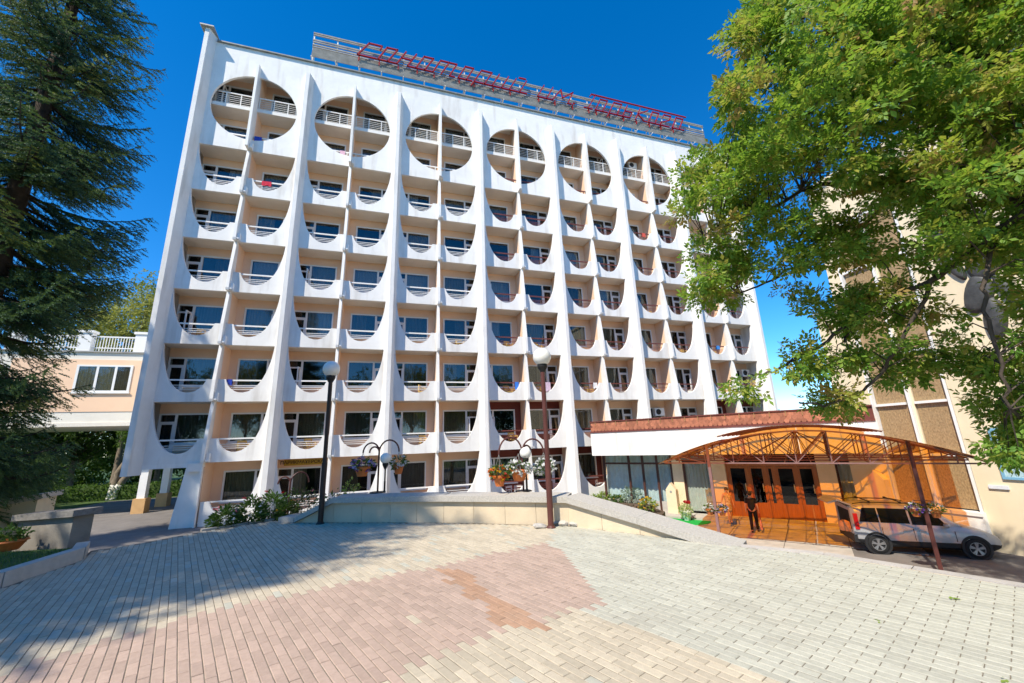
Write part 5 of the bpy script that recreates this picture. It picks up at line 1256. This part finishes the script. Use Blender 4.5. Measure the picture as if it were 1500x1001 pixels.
# ---- big ash-leaved maple overhanging from the right ------------------------------
tree = thing('maple_tree', 'big leafy maple reaching over the forecourt from beside the terrace', 'tree', (0, 0, 0))
TB = np.array([18.9, -22.6, -.75])
DK = 0.63
trunk = limb_path([TB, TB+(.05, .05, 2.2), TB+(-.1, .2, 4.4), TB+(-.25, .5, 6.4), TB+(-.3, .8, 9.0), TB+(-.5, 1.0, 12.0)], 5, .06, 1)
mb = MB(); mb.tube(trunk, list(np.linspace(.22, .05, len(trunk))), 12); mb.build('trunk', BARK, tree, smooth=True)
fork = TB+np.array((-.2, .45, 6.0))
def pd(x, y, D): return PD(x, y, D*DK)
limbs = [[fork, pd(1540, 262, 7.2), pd(1451, 256, 7.8), pd(1378, 245, 8.4), pd(1326, 262, 8.8), pd(1205, 272, 9.4), pd(1110, 310, 9.8), pd(1030, 345, 10.0)],
         [TB+np.array((-.1, .2, 4.9)), pd(1560, 300, 6.6), pd(1466, 334, 7.2), pd(1370, 405, 7.8), pd(1290, 445, 8.2), pd(1250, 470, 8.4), pd(1238, 500, 8.5)],
         [pd(1378, 245, 8.4), pd(1300, 170, 8.8), pd(1200, 120, 9.2), pd(1110, 90, 9.5)],
         [fork+np.array((0, .2, 1.2)), pd(1480, 120, 7.5), pd(1370, 60, 8.0), pd(1240, 20, 8.6), pd(1150, 30, 9.0)],
         [pd(1466, 334, 7.2), pd(1440, 420, 7.0), pd(1460, 520, 6.8), pd(1480, 600, 6.7)],
         [pd(1370, 405, 7.8), pd(1330, 480, 7.9), pd(1290, 550, 8.1), pd(1230, 590, 8.4), pd(1170, 590, 8.6)],
         [pd(1326, 262, 8.8), pd(1250, 340, 9.2), pd(1150, 400, 9.6), pd(1080, 430, 9.8)],
         [pd(1290, 445, 8.2), pd(1210, 500, 8.6), pd(1140, 540, 8.9), pd(1105, 550, 9.0)],
         [fork, TB+np.array((1.8, .6, 8.6)), TB+np.array((3.4, 1.3, 11.2)), TB+np.array((4.2, 1.6, 12.6))], [fork, TB+np.array((1.5, -.6, 8)), TB+np.array((3.3, -1.0, 9.5))], [fork, TB+np.array((.6, -1.2, 8)), TB+np.array((1.2, -2.6, 9.5))], [fork, TB+np.array((1.4, .3, 8.5)), TB+np.array((2.6, .6, 10.5))]]
LP = []
for i, l_ in enumerate(limbs):
    p = limb_path(l_, 6, .06, 20+i); r0 = .075 if i in (0, 3, 8, 9, 10, 11) else (.05 if i == 1 else .026)
    mb = MB(); mb.tube(p, list(np.linspace(r0, .012, len(p))), 8); mb.build('limb', BARK, tree, smooth=True); LP += p
LP = np.array(LP)
# clumps: seen part of the crown (pixel outline with its own depth) and the part outside the frame
OUT = [(1145,-60),(1105,12),(1062,70),(1056,120),(1048,165),(1040,200),(1000,265),(985,300),(1000,330),(1012,380),(1018,430),(1050,462),(1075,450),(1085,415),(1110,380),(1135,400),(1125,430),(1145,470),(1180,455),(1205,430),(1212,470),(1190,500),(1140,512),(1132,540),(1090,552),(1090,580),(1140,592),(1215,606),(1255,606),(1272,580),(1300,570),(1345,560),(1390,545),(1405,520),(1430,545),(1425,600),(1440,640),(1475,665),(1560,690),(1620,300),(1600,-60)]
HOLES = [((1475, 70), 34, 22), ((1330, 95), 16, 10), ((1420, 150), 20, 12), ((1260, 60), 14, 9), ((1490, 190), 24, 18), ((1180, 200), 12, 9), ((1130, 140), 12, 9), ((1290, 215), 18, 10), ((1370, 30), 16, 10), ((1232, 305), 32, 22), ((1130, 500), 22, 16), ((1262, 335), 20, 16), ((1420, 235), 22, 14), ((1400, 420), 30, 34), ((1330, 330), 22, 18), ((1470, 470), 22, 34), ((1240, 560), 14, 12), ((1375, 600), 40, 32), ((1160, 350), 14, 16), ((1445, 300), 18, 14), ((1290, 500), 12, 16), ((1350, 180), 10, 8), ((1285, 400), 16, 14), ((1215, 395), 16, 12), ((1110, 470), 20, 30), ((1440, 490), 20, 26)]
cl = []; r_ = np.random.default_rng(77)
while len(cl) < 530:
    x, y = r_.uniform(985, 1620), r_.uniform(-60, 690)
    if not inside((x, y), OUT): continue
    if any(((x-h[0][0])/(h[1]*1.25))**2+((y-h[0][1])/(h[2]*1.25))**2 < 1 for h in HOLES): continue
    if y > 300 and r_.random() < .22: continue
    base = 9.6-(x-1000)/600*2.4
    D = base+r_.normal()*(.9 if y < 300 else .45)
    rad = r_.uniform(.14, .27)
    cl.append((*pd(x, y, max(6.2, D)), rad, 1))
for _ in range(170):                                    # hidden side of the crown
    d = r_.normal(size=3); d /= np.linalg.norm(d); p = TB+np.array((1.9, -1.0, 9.3))+d*np.array((3.0, 2.6, 2.8))*r_.uniform(.6, 1)
    X_, Y_, w_ = PR(p)
    if w_ > .3 and -80 < X_ < 1560 and -80 < Y_ < 1100: continue
    cl.append((*p, r_.uniform(.35, .6), 0))
k_ = 0
while k_ < 120:                                         # deep part of the crown behind the visible sprays
    d = r_.normal(size=3); d /= np.linalg.norm(d); p = np.array((22.5, -21.3, 11.2))+d*np.array((2.5, 2.1, 2.3))*r_.uniform(.3, 1)
    X_, Y_, w_ = PR(p)
    if w_ > .3 and X_ < 1500 and Y_ > 0 and not (inside((X_, Y_), OUT) and Y_ < 250 and X_ > 1250): continue
    cl.append((*p, r_.uniform(.3, .5), 0)); k_ += 1
P = []; D_ = []; T_ = []; tw = MB()
for i, (x, y, z, rad, seen) in enumerate(cl):
    c = np.array((x, y, z)); q = LP[np.argmin(((LP-c)**2).sum(1)+.3*np.maximum(0, LP[:, 2]-c[2]))]
    mid = (q+c)/2+np.array((0, 0, .12)); tw.tube([q, mid, c+(c-q)*.05], [.010, .007, .003], 4, False)
    n = int((62 if seen else 40)*(rad/(.205 if seen else .32))**2)
    ou = c-q; ou /= np.linalg.norm(ou)+1e-6
    d = r_.normal(size=(n, 3)); d /= np.linalg.norm(d, axis=1)[:, None]
    pp_ = c+d*rad*np.array((1.15, 1.15, .75))*(r_.random(n)**.5)[:, None]
    P.append(pp_); D_.append(d*.6+ou*.5)
    yel = np.clip(r_.normal(.50, .18, n)+(.34 if r_.random() < .13 else 0), 0, 1); T_.append(yel)
P = np.concatenate(P); D_ = np.concatenate(D_); T_ = np.concatenate(T_)
LEAFM = leafmat('leaf_maple', [(0.045, 0.125, 0.020), (0.10, 0.235, 0.032), (0.19, 0.33, 0.045), (0.37, 0.37, 0.06), (0.40, 0.23, 0.09)], (0.42, 0.62, 0.05), .45)
V, F, k = compound_leaves(P, D_, .122, 5)
ob('crown', npmesh('crown', V, F, LEAFM, np.repeat(T_, k)), tree); struct(tw.build('twigs', BARK, tree), 'stuff')

# ---- spruce ------------------------------------------------------------------------
def spruce_meshes(H, R0, z0, seed, dens=1.0):
    r_ = np.random.default_rng(seed); A = []; B = []; W = []; br_ = MB()
    z = z0
    while z < H-.3:
        f = (H-z)/(H-z0); L0 = R0*(1-(1-f)**2.2)*min(1, .66+.34*z/12)+.12
        nb_ = int((8+3*f))
        for i in range(nb_):
            a_ = r_.random()*6.283; L = L0*r_.uniform(.55, 1.28); bt = r_.normal()*.2; dr = r_.uniform(.12, .42)
            h = np.array((math.cos(a_), math.sin(a_), 0)); s_ = np.array((-h[1], h[0], 0)); pts = []
            for q in range(7):
                t = q/6; pts.append(np.array((0, 0, z))+h*L*t+np.array((0, 0, -dr*L*math.sin(t*2.3)*.9+.12*L*t*t)))
            br_.tube(pts, [.035*f+.012, .03*f+.01, .024*f+.008, .018, .014, .010, .005], 4, False)
            m_ = int(L*15*dens)
            for q in range(m_):
                t = (.12+.88*(q+r_.random())/m_); k = min(5, int(t*6)); u = t*6-k; p = pts[k]*(1-u)+pts[k+1]*u
                tl = .62*L*(1-t)**.8*r_.uniform(.55, 1)+.14; sg = 1 if q % 2 else -1
                dd = h*.75+s_*sg*r_.uniform(.5, 1.0)+np.array((0, 0, -.40-.45*r_.random())); dd /= np.linalg.norm(dd)
                ks = max(1, int(tl/.13))
                for w_ in range(ks):
                    a0 = p+dd*tl*w_/ks+np.array((0, 0, -.06*tl*(w_/ks)**2)); A.append(a0); B.append(dd+r_.normal(size=3)*.12); W.append(bt+.25*(t-.5))  # tint rises towards branch tips: sunlit tips put into the needle colour
                    if w_ and r_.random() < .7:
                        d2 = dd+s_*sg*-.7*r_.random()+h*.4; A.append(a0); B.append(d2/np.linalg.norm(d2)); W.append(bt+.25*(t-.5))
        z += r_.uniform(.26, .40)
    A = np.array(A); B = np.array(B); B /= np.linalg.norm(B, axis=1)[:, None]; n = len(A)
    Ls = .17*r_.uniform(.75, 1.25, n)[:, None]; Vs = []; up = np.tile(np.array((0, 0, 1.0)), (n, 1)); sx = np.cross(B, up); sx /= np.linalg.norm(sx, axis=1)[:, None]+1e-9; sy = np.cross(sx, B)
    # needles: slim triangles swept forward all round the shoot
    K = 13
    for q in range(K):
        t = q/K; ph = q*2.4+r_.random(n)*1.0; rad = (np.cos(ph)[:, None]*sx+np.sin(ph)[:, None]*sy*.8+sy*.15)
        b0 = A+B*Ls*t; nl = .042*(1-.4*t); tip = b0+B*nl*.8+rad*nl; w2 = np.cross(B, rad)*.011
        Vs += [b0-w2, b0+w2, tip]
    V = np.stack(Vs, 1).reshape(-1, 3); F = np.arange(len(V)).reshape(-1, 3)
    tint = np.repeat(np.clip(r_.normal(.46, .14, n)+np.array(W), 0, 1), K*3)
    tr = MB(); tr.tube([(0, 0, -.3), (0, 0, H*.5), (0, 0, H)], [.26, .15, .02], 10)
    return tr.mesh('trunk', BARK, True), br_.mesh('branches', BARK, fix=False), npmesh('needles', V, F, SPR, tint), len(F)
SPR = leafmat('leaf_spruce', [(0.020, 0.060, 0.040), (0.048, 0.115, 0.060), (0.09, 0.16, 0.050), (0.22, 0.24, 0.05)], (0.16, 0.24, 0.04), .25, .6)
tm_, bm_, nm_, cnt = spruce_meshes(20.5, 1.95, 3.2, 3, 1.28)
def place_spruce(p, rz, sc, lab):
    t = thing('spruce_tree', lab, 'tree', p, rz, 'spruces beside the steps'); t.scale = (sc, sc, sc)
    ob('trunk', tm_, t); struct(ob('branches', bm_, t), 'stuff'); ob('crown', nm_, t)
place_spruce((3.75, -14.2, -.1), .4, 1.0, 'tall dark spruce hiding the end of the raised passage')
place_spruce((0.3, -22.9, .3), 2.2, 1.45, 'spruce beside the terrace casting shade over the pavers')
place_spruce((-9.6, -8.4, 0), 4.0, 1.35, 'spruce left of the block whose shadow falls on the corner bay')

# ---- broadleaved trees behind ------------------------------------------------------
def broad_meshes(H, cr_, cz, n_cl, seed, lm, size=.34, white=False, per=60):
    r_ = np.random.default_rng(seed); tr = MB()
    tr.tube(limb_path([(0, 0, -.2), (.1, .05, H*.25), (.0, .15, H*.5), (.1, 0, H*.8)], 4, .08, seed), list(np.linspace(.26, .05, 13)), 9)
    P = []; D_ = []
    for i in range(n_cl):
        d = r_.normal(size=3); d /= np.linalg.norm(d); c = np.array((0, 0, cz))+d*np.array(cr_)*r_.uniform(.45, 1.0)
        if i % 4 == 0: tr.tube([(0, .05, max(H*.2, c[2]*.65)), c*.6+np.array((0, 0, c[2]*.33)), c], [.07, .04, .01], 5, False)
        rad = r_.uniform(.55, 1.1)*min(cr_)/4.0
        e_ = r_.normal(size=(per, 3)); e_ /= np.linalg.norm(e_, axis=1)[:, None]; P.append(c+e_*rad*(r_.random(per)**.4)[:, None]); D_.append(e_)
    P = np.concatenate(P); D_ = np.concatenate(D_); V, F, k = compound_leaves(P, D_, size, seed, 3)
    t_ = np.repeat(np.clip(r_.normal(.5, .2, n_cl), 0, 1), per)+r_.normal(size=len(P))*.1
    return tr.mesh('trunk', BARKL, True, fix=False), npmesh('crown', V, F, lm, np.repeat(np.clip(t_, 0, 1), k))
LG = leafmat('leaf_wood', [(0.020, 0.050, 0.010), (0.05, 0.11, 0.016), (0.10, 0.17, 0.03)], (0.15, 0.28, 0.02), .4)
LY = leafmat('leaf_willow', [(0.13, 0.16, 0.03), (0.26, 0.28, 0.05), (0.38, 0.36, 0.09)], (0.3, 0.32, 0.05), .4)
va = broad_meshes(10, (4.2, 4.2, 3.6), 6.6, 150, 5, LG); vb = broad_meshes(17, (6.0, 5.5, 5.6), 12.5, 230, 6, LY, .42)
def place_broad(v, p, rz, sc, lab, grp=None, name='broadleaved_tree'):
    t = thing(name, lab, 'tree', p, rz, grp); t.scale = (sc, sc, sc); ob('trunk', v[0], t); ob('crown', v[1], t)
place_broad(vb, (-11.5, 22, -.1), 0, 1.12, 'tall yellow-green tree rising behind the roof balustrade')
wood = 'green leafy tree in the wood behind the raised passage'
for i, (x, y, s) in enumerate(((-5, 27, .9), (-10, 26, 1.0), (-15.5, 24, 1.05), (-21, 21, 1.1), (-27, 18, 1.1), (-1, 33, 1.0), (-13, 33, 1.15), (-22, 30, 1.2), (3, 36, 1.0), (-31, 26, 1.2), (-19, 12, .9))):
    place_broad(va, (x, y, -.2), i*1.3, s, wood, 'wood behind the raised passage')
place_broad(va, (47, 17, -.7), .5, 1.05, 'green tree beyond the gap between block and wing'); place_broad(va, (42.5, 3, -.7), 1.5, .62, 'small green tree top above the hall roof edge')
park = 'park tree behind the terrace mirrored in the lower windows'
for i in range(11): place_broad(va if i % 3 else vb, (-42+i*9.5+random.uniform(-2, 2), -56+random.uniform(-4, 3), .5), i*1.7, 1.7 if i % 3 else 1.05, park, 'park trees behind the terrace')
# whitewashed forked trunk by the road
fk = thing('forked_tree', 'forked trunk with whitewashed foot beside the road', 'tree', tuple(G(163, 732, .05)))
WW = mat('whitewash', (.62, .60, .56), .9, .2, 5)
for dx, dxx, sd in ((-.05, 1.5, 1), (.10, 2.6, 2)):
    p = limb_path([(dx, 0, -.1), (dx*2.5+.1, .1, 1.1), (dx*4+dxx*.35, .2, 2.8), (dxx, .3, 5.2), (dxx*1.2, .3, 7.5)], 5, .08, sd); mb = MB(); mb.tube(p, list(np.linspace(.30, .12, len(p))), 10); mb.build('trunk', BARKL, fk, smooth=True)
    mb = MB(); mb.tube(p[:6], [r_+.012 for r_ in np.linspace(.30, .12, len(p))[:6]], 10); mb.build('whitewash', WW, fk, smooth=True)
o = ob('crown', va[1], fk, (1.6, .4, 1.8)); o.scale = (.75, .75, .8)
# hedge and grass verge
hd_ = np.random.default_rng(9); n = 15000; P = np.stack([hd_.uniform(-26, 3.5, n), 18.6+hd_.normal(size=n)*.45, hd_.uniform(.05, 1.25, n)+.0], 1)
h_ = thing('hedge', 'clipped dark green hedge along the road under the trees', 'hedge'); cloud_ob('foliage', P, .20, LG, h_, 91)
mb = MB(); mb.box(-26, 3.5, 18.3, 18.9, 0, 1.05); mb.build('stems', GRASS, h_)

# far wood that closes the view under the passage
fw = np.random.default_rng(17); n = 26000; P = np.stack([fw.uniform(-60, 14, n), fw.uniform(36, 46, n), np.abs(fw.normal(size=n))*4.2], 1)
P[:, 2] += 1.5*np.sin(P[:, 0]*.8)+1.0*np.sin(P[:, 0]*.31+1)
P[:, 2] = np.clip(P[:, 2], .1, 13); V, F, k = compound_leaves(P, fw.normal(size=(n, 3)), .75, 8, 3)
struct(ob('far_wood', npmesh('far_wood', V, F, LG, np.repeat(np.clip(fw.normal(.4, .25, n), 0, 1), k))), 'stuff')
